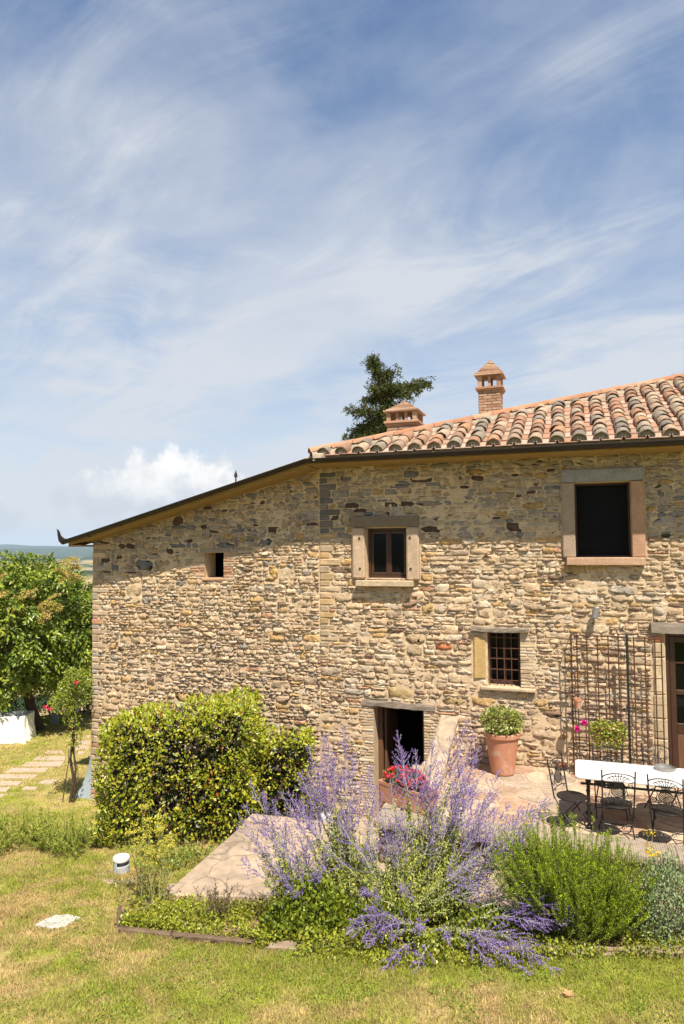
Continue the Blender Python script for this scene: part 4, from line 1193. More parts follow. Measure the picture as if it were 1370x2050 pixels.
def bed():
    g = .12; xs = np.arange(-3.1, 6.6, g); ys = np.arange(6.7, 9.7, g); X, Y = np.meshgrid(xs, ys)
    Z = gz(X, Y) + .03 + (fbm(X * 4, Y * 4, 61, 3) - .4) * .08
    i = np.arange(X.size).reshape(X.shape); F4 = np.stack([i[:-1, :-1], i[:-1, 1:], i[1:, 1:], i[1:, :-1]], -1)
    keep = inside(BED, X[:-1, :-1] + g / 2, Y[:-1, :-1] + g / 2)
    tag(link('soil', mesh_np('soil', np.stack([X, Y, Z], -1).reshape(-1, 3), F4[keep], mt['soil'], smooth=True)), kind='structure')
    def beam(a, b, h, w, name, mat, parent):
        a, b = Vector(a), Vector(b); d = (b - a); n = Vector((-d.y, d.x, 0)).normalized(); k = max(3, int(d.length / .15)); vs, fs = [], []
        for q in range(k + 1):
            p = a.lerp(b, q / k)
            for (o, z) in ((-w / 2, -.12), (-w / 2, h * .9), (-w / 2 + .015, h), (w / 2 - .015, h), (w / 2, h * .9), (w / 2, -.12)):
                vs.append(p + n * (o + rng.uniform(-.006, .006)) + Vector((0, 0, z + rng.uniform(-.006, .006))))
        for q in range(k):
            for r_ in range(6): fs.append((q * 6 + r_, q * 6 + (r_ + 1) % 6, (q + 1) * 6 + (r_ + 1) % 6, (q + 1) * 6 + r_))
        fs += [tuple(range(6)), tuple(k * 6 + r_ for r_ in range(6))[::-1]]
        mb = MB(); mb.add(vs, fs); mb.build(name, mat, parent)
    t = empty('bed_edging', (0, 0, 0)); tag(t, 'weathered wooden beam edging at the left corner of the flower bed', 'bed edging')
    P = lambda x, y: (x, y, g1(x, y))
    beam(P(-2.6, 8.06), P(-1.95, 7.86), .065, .07, 'timber', mt['old_timber'], t); beam(P(-1.94, 7.86), P(-.95, 7.57), .065, .07, 'timber', mt['old_timber'], t)
    beam(P(-2.63, 8.12), P(-2.85, 8.85), .07, .05, 'timber', mt['old_timber'], t)
    k = empty('stone_kerb', (0, 0, 0)); tag(k, 'low pinkish stone kerb between the flower bed and the front lawn', 'kerb')
    pts = [(-.9, 7.55), (.0, 7.38), (.7, 7.34), (1.5, 7.31), (2.3, 7.25), (3.0, 7.20), (3.8, 7.15), (4.6, 7.1)]
    for a, b in zip(pts, pts[1:]): beam(P(a[0] + .01, a[1]), P(b[0] - .01, b[1]), rng.uniform(.04, .06), .14, 'kerb_stone', mt['rubble_kerb'], k)
bed()

# ================================================================== plants: leaf clouds
class Cloud:
    def __init__(s): s.V, s.F, s.C, s.M, s.n = [], [], [], [], 0
    def raw(s, V, F, C, mi=0):
        s.V.append(np.asarray(V, float)); s.F.append(np.asarray(F, int) + s.n); s.C.append(np.asarray(C, float)); s.M.append(np.full(len(F), mi)); s.n += len(V)
    def leaves(s, P, D, Nm, L, Wd, C, mi=0, fold=.25, droop=.0):
        P = np.asarray(P, float); n = len(P)
        if n == 0: return
        D = D / (np.linalg.norm(D, axis=1, keepdims=True) + 1e-9)
        S = np.cross(D, Nm); S /= (np.linalg.norm(S, axis=1, keepdims=True) + 1e-9); Nn = np.cross(S, D)
        L = np.broadcast_to(L, n)[:, None]; Wd = np.broadcast_to(Wd, n)[:, None]
        mid = P + D * L * .45
        V = np.stack([P, mid + S * Wd + Nn * Wd * fold, P + D * L - Nn * L * droop, mid - S * Wd + Nn * Wd * fold], 1).reshape(-1, 3)
        b = np.arange(n)[:, None] * 4
        F = np.concatenate([b + np.array([[0, 2, 1]]), b + np.array([[0, 3, 2]])], 0)
        s.raw(V, F, np.repeat(C, 4, 0), mi)
    def tube(s, pts, r0, r1, C, mi=0, n=4):
        pts = np.asarray(pts, float); k = len(pts)
        T = np.gradient(pts, axis=0); T /= np.linalg.norm(T, axis=1, keepdims=True) + 1e-9
        ref = np.where(np.abs(T[:, 2:3]) < .9, np.array([[0, 0, 1.]]), np.array([[1., 0, 0]]))
        A = np.cross(T, ref); A /= np.linalg.norm(A, axis=1, keepdims=True) + 1e-9; B = np.cross(T, A)
        r = np.linspace(r0, r1, k)[:, None, None]; q = np.linspace(0, 2 * np.pi, n, endpoint=False)
        V = pts[:, None] + (A[:, None] * np.cos(q)[None, :, None] + B[:, None] * np.sin(q)[None, :, None]) * r
        F = []
        for i in range(k - 1):
            for j in range(n):
                a, b, c, d = i * n + j, i * n + (j + 1) % n, (i + 1) * n + (j + 1) % n, (i + 1) * n + j
                F += [(a, b, c), (a, c, d)]
        s.raw(V.reshape(-1, 3), F, np.tile(C, (k * n, 1)), mi)
    def mesh(s, name, mats, smooth=False):
        return mesh_np(name, np.concatenate(s.V), np.concatenate(s.F), mats, np.concatenate(s.C), np.concatenate(s.M), smooth)
    def build(s, name, mats, parent=None, **k):
        return link(name, s.mesh(name, mats), parent, **k)
def rnd(n, a=-1.0, b=1.0): return NR.uniform(a, b, n)
def unit(n):
    v = NR.normal(size=(n, 3)); return v / np.linalg.norm(v, axis=1, keepdims=True)
def cols(n, pal, f0=.75, f1=1.2):
    pal = np.array(pal); return pal[NR.randint(0, len(pal), n)] * NR.uniform(f0, f1, (n, 1))
def bez(a, b, c, k):
    t = np.linspace(0, 1, k)[:, None]; a, b, c = map(np.asarray, (a, b, c)); return (1 - t) ** 2 * a + 2 * t * (1 - t) * b + t * t * c
def local(o, cl):
    """shift a cloud so that its object's origin is the plant's foot"""
    p = np.array(o.location); cl.V = [v - p for v in cl.V]; return cl

# ---- clipped shrubs by the wall
def box_shrub(root, c, half, zt0, z0, n, top_fn, rz=0.0, Ls=(.038, .092), n_ind=0):
    """leafy block: faces of a rounded box, several leaf layers deep"""
    hx, hy = half; cl = Cloud(); sel = []
    P, Nm = [], []
    areas = np.array([2 * hx * 2.3, 2 * hx * 2.3, 2 * hy * 2.3, 2 * hy * 2.3, 4 * hx * hy]); areas[1] *= .4
    k = NR.choice(5, n, p=areas / areas.sum())
    a, b = rnd(n), rnd(n, 0, 1)
    x = np.where(k < 2, a * hx, np.where(k == 2, hx, np.where(k == 3, -hx, a * hx)))
    y = np.where(k == 0, -hy, np.where(k == 1, hy, np.where(k == 4, (2 * b - 1) * hy, a * hy)))
    tz = top_fn(x, y); zb = z0
    z = np.where(k == 4, tz, zb + (tz - zb) * b)
    nx = np.where(k == 2, 1., np.where(k == 3, -1., 0)); ny = np.where(k == 0, -1., np.where(k == 1, 1., 0)); nz = np.where(k == 4, 1., 0)
    Nn = np.stack([nx, ny, nz], -1)
    # round the edges and push in and out in lumps
    ex = np.clip((np.abs(x) / hx - .78) / .22, 0, 1); ey = np.clip((np.abs(y) / hy - .7) / .3, 0, 1); ez = np.clip((z - (tz - .35)) / .35, 0, 1)
    x = x * (1 - .04 * ez * ex - .04 * ex * ey); y = y * (1 - .10 * ez * ey); z = z - .06 * np.maximum(ex, ey) * ez
    lump = (fbm(x * 2.6 + z * 1.1 + 7, y * 2.6 + z * 2.4, 71, 3) - .5) * .28
    depth = -np.abs(NR.normal(0, .11, n)) + lump * 1.35
    Pt = np.stack([x, y, z], -1) + Nn * depth[:, None] + NR.normal(0, .028, (n, 3))
    low = np.clip((z - z0) / .35, 0, 1); keep = (NR.uniform(size=n) < .30 + .70 * low) & (NR.uniform(size=n) < np.clip((fbm(x * 4.2 + 1.3, y * 4.2 + z * 4.6, 73, 3) - .34) * 6, .12, 1))
    Pt, Nn, tz, z = Pt[keep], Nn[keep], tz[keep], z[keep]; n = len(Pt)
    D = Nn * .55 + np.array([0, 0, .55]) + NR.normal(0, .55, (n, 3)); Nl = Nn * .7 + np.array([.1, -.45, .9]) + NR.normal(0, .45, (n, 3))
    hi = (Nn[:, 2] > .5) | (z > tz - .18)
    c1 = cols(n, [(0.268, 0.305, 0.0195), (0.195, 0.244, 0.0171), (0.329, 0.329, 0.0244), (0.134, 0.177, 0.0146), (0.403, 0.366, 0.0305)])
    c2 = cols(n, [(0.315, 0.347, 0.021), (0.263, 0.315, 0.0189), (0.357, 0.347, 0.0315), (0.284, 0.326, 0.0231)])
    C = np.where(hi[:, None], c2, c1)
    red = NR.uniform(size=n) < .018 + .08 * (fbm(Pt[:, 0] * 1.7 + 3, Pt[:, 2] * 1.7, 77, 2) > .62)
    C[red] = cols(red.sum(), [(.26, .12, .02), (.22, .15, .02), (.28, .09, .02)])
    L = NR.uniform(*Ls, n); Wd = L * NR.uniform(.22, .32, n)
    cl.leaves(Pt, D, Nl, L, Wd, C)
    # twiggy core, its leaf colour darkened to paint shade into the gaps
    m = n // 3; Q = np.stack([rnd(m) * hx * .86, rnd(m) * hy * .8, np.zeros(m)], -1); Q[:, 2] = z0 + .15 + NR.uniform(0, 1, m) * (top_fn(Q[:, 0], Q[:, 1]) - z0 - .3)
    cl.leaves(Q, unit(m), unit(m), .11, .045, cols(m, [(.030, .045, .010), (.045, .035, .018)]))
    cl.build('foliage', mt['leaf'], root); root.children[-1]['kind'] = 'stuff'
    # single leaves standing out of the face
    ms = []
    for q in range(3):
        c_ = Cloud(); c_.leaves(np.zeros((1, 3)), np.array([[0, 0, 1.]]), np.array([[0, -1., .2]]), .095, .027, cols(1, [(.24, .25, .02), (.17, .21, .02), (.32, .22, .03)]), fold=.3); ms.append(c_.mesh('leaf', mt['leaf']))
    front = np.where((Nn[:, 1] < -.5) | (Nn[:, 2] > .5))[0]
    for i in NR.choice(front, n_ind, replace=False):
        p = Pt[i] + Nn[i] * .035
        link('leaf', ms[i % 3], root, tuple(p), (R(NR.uniform(-20, 70)), R(NR.uniform(-50, 50)), R(NR.uniform(-60, 60))))
    # stems at the foot
    st = Cloud()
    for q in range(9):
        x0, y0 = rnd(1)[0] * hx * .8, rnd(1)[0] * hy * .6 - hy * .2
        st.tube(bez((x0, y0, z0 - .12), (x0 + rnd(1)[0] * .1, y0, z0 + .35), (x0 + rnd(1)[0] * .35, y0 + rnd(1)[0] * .2, z0 + 1.0), 6), .022, .012, (.10, .07, .045), 0, 5)
    st.build('stems', mt['stem'], root)['kind'] = 'stuff'
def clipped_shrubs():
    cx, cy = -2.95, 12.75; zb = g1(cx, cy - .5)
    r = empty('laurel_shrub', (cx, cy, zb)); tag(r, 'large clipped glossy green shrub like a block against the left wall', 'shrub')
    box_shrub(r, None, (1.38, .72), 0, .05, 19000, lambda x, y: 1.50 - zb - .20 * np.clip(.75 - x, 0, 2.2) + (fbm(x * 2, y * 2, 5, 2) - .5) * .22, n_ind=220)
    cx, cy = -1.12, 13.0; zb = g1(cx, cy - .3)
    r = empty('laurel_shrub', (cx, cy, zb)); tag(r, 'smaller lower clipped shrub at the right end of the block-shaped shrub', 'shrub')
    box_shrub(r, None, (.52, .48), 0, .05, 6800, lambda x, y: .82 - zb + (fbm(x * 2, y * 2, 8, 2) - .5) * .16, n_ind=60)
clipped_shrubs()

# ---- Russian sage
PUR = [(.22, .135, .41), (.29, .19, .49), (.15, .085, .33), (.25, .155, .45), (.36, .28, .52), (.19, .11, .38)]
def sage_stem(base, tip, sag, dens=1.0, leafy=.55):
    cl = Cloud(); base, tip = np.array(base), np.array(tip); d = tip - base; Ln = np.linalg.norm(d)
    ctrl = base + d * .45 + np.array([0, 0, sag]) + rnd(3) * .04 * Ln
    k = 13; pts = bez(base, ctrl, tip, k); pts[1:-1] += NR.normal(0, .008, (k - 2, 3))
    cl.tube(pts, .0062, .0016, np.array((.50, .49, .38)) * NR.uniform(.85, 1.1), 0, 4)
    def at(t):
        x = t * (k - 1); i = min(int(x), k - 2); f = x - i; return pts[i] * (1 - f) + pts[i + 1] * f
    def tan(t): e = at(min(1, t + .03)) - at(max(0, t - .03)); return e / (np.linalg.norm(e) + 1e-9)
    # leaves on the lower part
    n = int(Ln * 130); t = NR.uniform(.10, .66, n)
    P = np.array([at(x) for x in t]); T = np.array([tan(x) for x in t]); o = unit(n)
    cl.leaves(P, T * .6 + o * .8, unit(n), NR.uniform(.025, .05, n), NR.uniform(.004, .008, n), cols(n, [(.30, .33, .09), (.24, .28, .08), (.36, .36, .11), (.17, .21, .06)]), 0)
    # flower panicle: pairs of side spikes shortening towards the tip
    FP = []
    t0 = .58 if sag > .2 else .66; nb = int(11 * Ln / 1.2) + 5
    for j in range(nb):
        tt = t0 + (1 - t0) * (j / nb); p = at(tt); T_ = tan(tt)
        sl = (.20 * (1 - (j / nb)) ** .8 + .03) * NR.uniform(.5, 1.3) * min(1.1, Ln / 1.2)
        az = j * 1.7 + NR.uniform(-.4, .4)
        a = np.cross(T_, (0.3, .2, 1)); a /= np.linalg.norm(a) + 1e-9; b = np.cross(T_, a)
        for sgn in (1, -1):
            if NR.uniform() < .34: continue
            o = (a * math.cos(az) + b * math.sin(az)) * sgn
            q = p + (T_ * .75 + o * .65) * sl
            c_ = p + (T_ * .30 + o * .48) * sl
            bp = bez(p, c_, q, 4); cl.tube(bp, .0022, .0010, (.36, .34, .38), 0, 3)
            m = int(sl / .013)
            for x in np.linspace(.22, 1, m):
                FP.append(bez(p, c_, q, 2)[0] * (1 - x) ** 2 + 2 * x * (1 - x) * c_ + x * x * q)
    for x in np.linspace(.72, 1, int(Ln * .28 / .011)): FP.append(at(x))
    FP = np.array(FP); FP = FP[NR.uniform(size=len(FP)) < (.66 if sag < .2 else .92) * dens]
    per = 4; P = np.repeat(FP, per, 0) + NR.normal(0, .0035, (len(FP) * per, 3)); n = len(P)
    cl.leaves(P, unit(n), unit(n), NR.uniform(.009, .017, n), NR.uniform(.0032, .0058, n), cols(n, PUR, .75, 1.25), 1)
    return cl
def leafy_stem(base, tip):
    cl = Cloud(); base, tip = np.array(base), np.array(tip); d = tip - base; k = 9; pts = bez(base, base + d * .5 + rnd(3) * .06, tip, k)
    cl.tube(pts, .006, .002, np.array((.36, .35, .26)) * NR.uniform(.8, 1.1), 0, 4); n = int(np.linalg.norm(d) * 190); t = NR.uniform(.12, 1, n) * (k - 1); i = np.minimum(t.astype(int), k - 2); f = (t - i)[:, None]
    P = pts[i] * (1 - f) + pts[i + 1] * f; T = pts[i + 1] - pts[i]; T /= np.linalg.norm(T, axis=1, keepdims=True)
    P = P + unit(n) * NR.uniform(0, .06, (n, 1)); cl.leaves(P, T * .7 + unit(n) * .8, unit(n), NR.uniform(.025, .055, n), NR.uniform(.005, .010, n), cols(n, [(.32, .34, .06), (.25, .30, .05), (.37, .36, .08), (.18, .23, .04)]), 0)
    return cl
def sage_plant(base, tips, label, extra=0, sag=.12, dens=1.0):
    r = empty('russian_sage', base); tag(r, label, 'flowering plant', 'Russian sage clumps in the flower bed')
    if extra > 1: tips = tips + [(x + rng.uniform(-46, 10), y + rng.uniform(0, 70), d + rng.uniform(-.35, .25), *g) for (x, y, d, *g) in tips if rng.random() < .5]
    for (x, y, dep, *sg) in tips:
        p = PY(x, y, dep); b = Vector(base) + Vector((rng.uniform(-.13, .13), rng.uniform(-.10, .10), 0))
        cl = sage_stem(b, p, sg[0] if sg else sag, dens); local(r, cl).build('flowering_stem', [mt['stem'], mt['petal']], r)
        for _ in range(extra + 2 * (extra > 1)):
            b2 = b + Vector((rng.uniform(-.1, .1), rng.uniform(-.08, .08), 0)); e = b2.lerp(p, rng.uniform(.35, .62)) + Vector((rng.uniform(-.14, .14), rng.uniform(-.1, .1), rng.uniform(-.08, .08)))
            local(r, leafy_stem(b2, e)).build('leafy_stem', [mt['stem']], r)
    return r
def russian_sage():
    B = Vector((.92, 8.15, g1(.92, 8.15)))
    sage_plant(B, [(795, 1462, 8.5), (938, 1438, 8.6), (905, 1475, 8.4), (988, 1585, 8.3), (962, 1492, 8.6), (880, 1525, 8.3), (832, 1500, 8.5), (855, 1560, 8.4), (925, 1530, 8.5), (1000, 1540, 8.7), (870, 1475, 8.7), (950, 1570, 8.2), (915, 1600, 8.2), (970, 1640, 8.0),
                   (1105, 1598, 8.1), (1062, 1622, 8.0), (1020, 1612, 8.1), (1085, 1645, 7.9)], 'tall upright purple sage clump in front of the terrace edge', 2)
    B = Vector((.12, 8.35, g1(.12, 8.35)))
    sage_plant(B, [(618, 1492, 8.8), (648, 1470, 8.9), (690, 1452, 8.9), (742, 1532, 8.7), (600, 1545, 8.7), (562, 1585, 8.6), (665, 1520, 8.8), (705, 1510, 8.9), (635, 1535, 8.7), (722, 1575, 8.6), (680, 1560, 8.7), (650, 1580, 8.6), (590, 1600, 8.5), (700, 1600, 8.5)], 'purple sage clump standing in front of the shrub and the cellar door', 2)
    B = Vector((-.35, 8.1, g1(-.35, 8.1)))
    sage_plant(B, [(498, 1565, 8.4), (490, 1612, 8.3), (528, 1640, 8.2), (510, 1690, 8.1), (482, 1720, 8.0), (545, 1600, 8.4), (570, 1650, 8.2), (560, 1690, 8.1), (600, 1640, 8.2), (540, 1725, 8.0), (620, 1680, 8.1), (585, 1720, 7.9), (640, 1740, 7.8), (655, 1700, 8.0)], 'purple sage leaning left over the pale concrete path', 2)
    B = Vector((.55, 8.05, g1(.55, 8.05)))
    sage_plant(B, [(782, 1560, 8.3), (758, 1605, 8.2), (800, 1625, 8.2), (735, 1645, 8.1), (772, 1668, 8.0), (822, 1648, 8.1), (716, 1690, 7.9), (1004, 1685, 7.8), (1046, 1702, 7.8), (962, 1722, 7.7), (1016, 1752, 7.6), (890, 1650, 8.0), (680, 1650, 8.2), (650, 1690, 8.0)], 'loose green and lilac sage between the two upright clumps', 4, .12, .5)
    B = Vector((.95, 7.75, g1(.95, 7.75)))
    sage_plant(B, [(1160, 1832, 7.3, .30), (1122, 1795, 7.4, .30), (1100, 1852, 7.2, .32), (1110, 1815, 7.35, .3), (1090, 1780, 7.5, .25), (1135, 1850, 7.25, .3), (1140, 1815, 7.3, .3), (1062, 1955, 6.75, .34), (1130, 1962, 6.7, .36), (1000, 1905, 6.9, .3), (1030, 1925, 6.85, .3), (985, 1935, 6.8, .3), (1060, 1900, 6.95, .3),
                   (692, 1872, 7.1, .3), (762, 1952, 6.8, .3), (822, 1968, 6.75, .34), (722, 1782, 7.4, .2), (745, 1835, 7.2, .2), (800, 1775, 7.4, .15), (765, 1860, 7.1, .25), (730, 1885, 7.05, .25), (840, 1860, 7.0, .2), (712, 1840, 7.2, .25), (900, 1890, 6.95, .25)], 'purple sage with stems drooping forward over the kerb and lawn', 1)
russian_sage()

# ---- generic upright-stem shrub (rosemary)
def needle_stems(cl, base_c, tips, r_needle, pal, dens, sagf=.0, stem_c=(.16, .13, .07), wd=.0028, jit=.12):
    for tip in tips:
        b = np.array(base_c) + np.array([rnd(1)[0] * jit, rnd(1)[0] * jit, 0]); tip = np.array(tip); d = tip - b; Ln = np.linalg.norm(d)
        ctrl = b + d * .5 + np.array([d[0] * .22, d[1] * .22, -.05]) + rnd(3) * .05
        k = 8; pts = bez(b, ctrl, tip, k); cl.tube(pts, .005, .002, stem_c, 0, 3)
        n = int(Ln * dens); t = NR.uniform(.12, 1.0, n) ** .8 * (k - 1); i = np.minimum(t.astype(int), k - 2); f = (t - i)[:, None]
        P = pts[i] * (1 - f) + pts[i + 1] * f; T = pts[i + 1] - pts[i]; T /= np.linalg.norm(T, axis=1, keepdims=True)
        o = np.cross(T, unit(n)); o /= np.linalg.norm(o, axis=1, keepdims=True) + 1e-9
        tt = (t / (k - 1))[:, None]
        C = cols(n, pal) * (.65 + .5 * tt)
        cl.leaves(P, T * .75 + o * .75, unit(n), NR.uniform(.7, 1.2, n) * r_needle, wd, C, 0)
ROSE_G = [(.24, .33, .014), (.19, .27, .012), (.31, .39, .02), (.13, .19, .010)]
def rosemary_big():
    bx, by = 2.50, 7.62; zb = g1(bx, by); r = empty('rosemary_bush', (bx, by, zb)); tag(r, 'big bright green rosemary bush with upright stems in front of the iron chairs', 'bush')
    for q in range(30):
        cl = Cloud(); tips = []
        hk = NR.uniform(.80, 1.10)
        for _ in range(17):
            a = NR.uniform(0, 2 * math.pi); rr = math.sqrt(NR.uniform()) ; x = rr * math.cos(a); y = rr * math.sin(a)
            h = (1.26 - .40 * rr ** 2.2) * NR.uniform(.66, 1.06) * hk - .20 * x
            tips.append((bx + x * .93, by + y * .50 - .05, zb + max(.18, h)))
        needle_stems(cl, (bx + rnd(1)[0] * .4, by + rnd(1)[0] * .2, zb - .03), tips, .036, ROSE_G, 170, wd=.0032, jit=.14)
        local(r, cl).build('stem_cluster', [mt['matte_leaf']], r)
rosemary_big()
def low_rosemary():
    # a long low rosemary bed at the left, below the lawn with the stepping stones
    r = empty('low_rosemary', (-4.9, 12.3, g1(-4.9, 12.3))); tag(r, 'long low bank of soft green rosemary at the left edge beside the big shrub', 'low hedge')
    for q in range(34):
        cl = Cloud(); f = q / 33; x0 = -7.6 + 3.3 * f + rnd(1)[0] * .15; y0 = 12.45 + rnd(1)[0] * .55 - .2 * f
        z0 = g1(x0, y0); tips = []
        for _ in range(17):
            a = NR.uniform(0, 2 * math.pi); rr = NR.uniform() ** .5 * .42
            tips.append((x0 + rr * math.cos(a) - .04, y0 + rr * math.sin(a) - .06, z0 + NR.uniform(.30, .64) - .35 * rr))
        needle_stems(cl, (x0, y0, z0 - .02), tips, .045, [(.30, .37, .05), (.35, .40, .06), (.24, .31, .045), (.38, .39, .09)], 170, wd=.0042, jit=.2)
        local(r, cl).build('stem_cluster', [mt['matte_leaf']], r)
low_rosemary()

def leafy_mound(name, label, cat, c, rad, n, pal, Ls, wf=.3, group=None, up=.5, mat='matte_leaf', flat=1.0, stems=10):
    x, y = c; z0 = g1(x, y); r = empty(name, (x, y, z0)); tag(r, label, cat, group)
    cl = Cloud(); u = unit(n); u[:, 2] = np.abs(u[:, 2]); rr = NR.uniform(.2, 1, n) ** .45
    lump = .8 + .4 * fbm(u[:, 0] * 3 + 5 + x, u[:, 1] * 3 + u[:, 2] * 4, 83, 3)
    P = u * (rr * lump)[:, None] * np.array(rad); P[:, 2] += .03
    D = u * .6 + np.array([0, 0, up]) + NR.normal(0, .5, (n, 3)); L = NR.uniform(*Ls, n)
    cl.leaves(P, D, u + NR.normal(0, .5, (n, 3)), L, L * wf * NR.uniform(.8, 1.2, n), cols(n, pal))
    for q in range(stems):
        a = unit(1)[0]; a[2] = abs(a[2]) + .2; cl.tube(bez((0, 0, 0), a * rad * .3 + np.array((0, 0, .1)), a * np.array(rad) * .8, 5), .006, .002, (.18, .15, .09), 0, 3)
    cl.build('foliage', mt[mat], r); r.children[-1]['kind'] = 'stuff'
    return r
GRN = [(.19, .235, .02), (.14, .185, .016), (.24, .27, .025), (.10, .14, .015)]
leafy_mound('silvery_shrub', 'silvery grey-green feathery shrub at the right edge beside the rosemary', 'shrub', (3.44, 7.5), (.40, .36, .88), 6500, [(.24, .31, .16), (.20, .27, .12), (.30, .35, .21), (.16, .22, .08)], (.02, .045), .25, stems=24)
leafy_mound('green_shrub', 'dense bushy green shrub under the left purple sage', 'shrub', (-.42, 7.92), (.55, .42, .58), 5200, GRN, (.03, .06), .38, mat='leaf', stems=16)
leafy_mound('green_shrub', 'green leafy clump at the foot of the drooping sage', 'shrub', (.42, 7.72), (.42, .32, .36), 2600, GRN, (.03, .06), .38, mat='leaf', stems=8)
leafy_mound('green_shrub', 'small green clump between the drooping sage and the rosemary', 'shrub', (1.55, 7.62), (.40, .3, .34), 2200, GRN, (.03, .055), .4, mat='leaf', stems=8)
leafy_mound('green_shrub', 'leafy yellow-green clump behind the middle of the sage', 'shrub', (.95, 8.2), (.50, .35, .50), 3200, [(.18, .20, .03), (.14, .17, .03), (.20, .19, .05)], (.025, .05), .25, mat='leaf', stems=20)
leafy_mound('yellow_shrub', 'small yellow-green plant in front of the white bollard by the cellar path', 'shrub', (-.62, 12.55), (.28, .25, .75), 1300, [(.26, .25, .03), (.20, .20, .03)], (.04, .07), .4, mat='leaf', stems=5)

def ground_cover():
    cl = Cloud()
    def patch(poly, n, pal, Ls, wf, hgt):
        xs = [p[0] for p in poly]; ys = [p[1] for p in poly]
        x, y = NR.uniform(min(xs), max(xs), n), NR.uniform(min(ys), max(ys), n); k = inside(poly, x, y) & (fbm(x * 3, y * 3, 91, 3) > .36)
        x, y = x[k], y[k]; m = len(x); P = np.stack([x, y, gz(x, y) + .03 + NR.uniform(0, 1, m) ** 1.5 * hgt * (.4 + fbm(x * 4, y * 4, 93, 2))], -1)
        L = NR.uniform(*Ls, m); D = NR.normal(0, .7, (m, 3)) + np.array([0, -.2, .5]); cl.leaves(P, D, np.array([0, 0, 1.]) + NR.normal(0, .5, (m, 3)), L, L * wf, cols(m, pal))
    YG = [(.27, .29, .025), (.22, .26, .022), (.31, .30, .035), (.16, .20, .02)]
    patch([(-2.6, 8.1), (-1.1, 7.65), (-.4, 7.6), (-.3, 8.8), (-2.3, 9.3)], 11000, YG, (.02, .05), .38, .13)
    patch([(-.9, 7.6), (3.5, 7.22), (3.5, 7.6), (-.5, 8.3)], 11000, YG, (.02, .045), .38, .11)
    patch([(-1.2, 7.75), (-.9, 7.45), (.2, 7.2), (1.6, 7.2), (1.7, 7.5), (.2, 7.6)], 7000, YG, (.02, .05), .38, .17)
    patch([(1.6, 7.1), (3.6, 7.0), (3.6, 7.3), (1.6, 7.4)], 2500, YG, (.02, .05), .3, .10)
    patch([(-.3, 7.3), (.4, 6.95), (1.6, 6.95), (2.4, 7.2), (.5, 7.35)], 3000, YG, (.02, .04), .4, .07)
    patch([(-1.1, 7.6), (-.6, 7.2), (.2, 7.0), (.6, 7.3)], 1800, YG, (.02, .04), .4, .06)
    patch([(-2.9, 10.0), (-1.7, 11.6), (-1.9, 12.0), (-3.2, 11.4), (-3.1, 10.4)], 2600, [(.14, .19, .02), (.17, .20, .03)], (.05, .12), .12, .14)
    patch([(-2.62, 8.1), (-1.9, 7.9), (-1.9, 8.7), (-2.75, 9.0)], 3800, YG, (.02, .05), .38, .16)
    patch([(-2.9, 8.9), (-2.4, 9.35), (-2.9, 10.2), (-3.3, 9.8)], 700, [(.16, .19, .03), (.22, .18, .07)], (.03, .08), .12, .10)
    o = cl.build('ground_cover', mt['leaf']); tag(o, kind='stuff')
ground_cover()

def wispy_plant(name, label, cat, c, n, h, spread, pal, head=None, group=None, stem_c=(.40, .43, .16), leaf_n=34, rr=.008, tips_px=None):
    x, y = c; z0 = g1(x, y); r = empty(name, (x, y, z0)); tag(r, label, cat, group)
    for q in range(n):
        cl = Cloud(); a = NR.uniform(0, 6.28); b = np.array([math.cos(a), math.sin(a), 0]) * spread * .35 * NR.uniform(.2, 1); hh = h * NR.uniform(.6, 1.0)
        tip = b + np.array([math.cos(a) * spread * NR.uniform(.1, .8), math.sin(a) * spread * .6 * NR.uniform(.1, .8), hh])
        pts = bez(b, b + (tip - b) * .5 + np.array([0, 0, hh * .12]), tip, 9); pts[1:-1] += NR.normal(0, .008, (7, 3)); cl.tube(pts, rr, rr * .4, np.array(stem_c) * NR.uniform(.8, 1.2), 0, 4)
        m = leaf_n; t = NR.uniform(.05, .95, m) * 8; i = np.minimum(t.astype(int), 7); f = (t - i)[:, None]; P = pts[i] * (1 - f) + pts[i + 1] * f
        cl.leaves(P, unit(m) * .8 + np.array([0, 0, .5]), unit(m), NR.uniform(.03, .075, m), NR.uniform(.003, .006, m), cols(m, pal))
        if head:
            for s_ in range(head[0]):
                st = pts[NR.randint(4, 9)] if s_ else pts[-1]; e = st + (unit(1)[0] * .5 + np.array([0, 0, .8])) * .10; cl.tube([st, (st + e) / 2, e], .002, .0015, stem_c, 0, 3)
                for w_ in range(9):
                    e2 = e + np.array([rnd(1)[0], rnd(1)[0], .9]) * .05; cl.tube([e, (e + e2) / 2, e2], .0012, .001, stem_c, 0, 3)
                    m = head[2]; cl.leaves(e2 + NR.normal(0, .008, (m, 3)), unit(m), unit(m), .020, .008, cols(m, head[1]), 0)
        cl.build('stem', [mt['matte_leaf']], r)
    return r
wispy_plant('fennel', 'tall thin yellow-green fennel with flat flower heads in front of the big shrub', 'fennel plant', (-2.60, 9.25), 9, 1.15, .30, [(.34, .35, .06), (.28, .31, .06)], (4, [(.50, .44, .06), (.42, .40, .07)], 6))
wispy_plant('fennel', 'shorter thin fennel stems beside the concrete path edge', 'fennel plant', (-2.40, 8.95), 9, .95, .26, [(.32, .31, .06), (.36, .24, .06)], (3, [(.46, .42, .06)], 6))
wispy_plant('dry_stems', 'tuft of dark dry upright stems in front of the concrete path', 'dry plant', (-1.55, 8.45), 22, .52, .34, [(.10, .085, .045), (.14, .12, .06), (.12, .06, .05)], None, None, (.13, .10, .07), 30, .004)
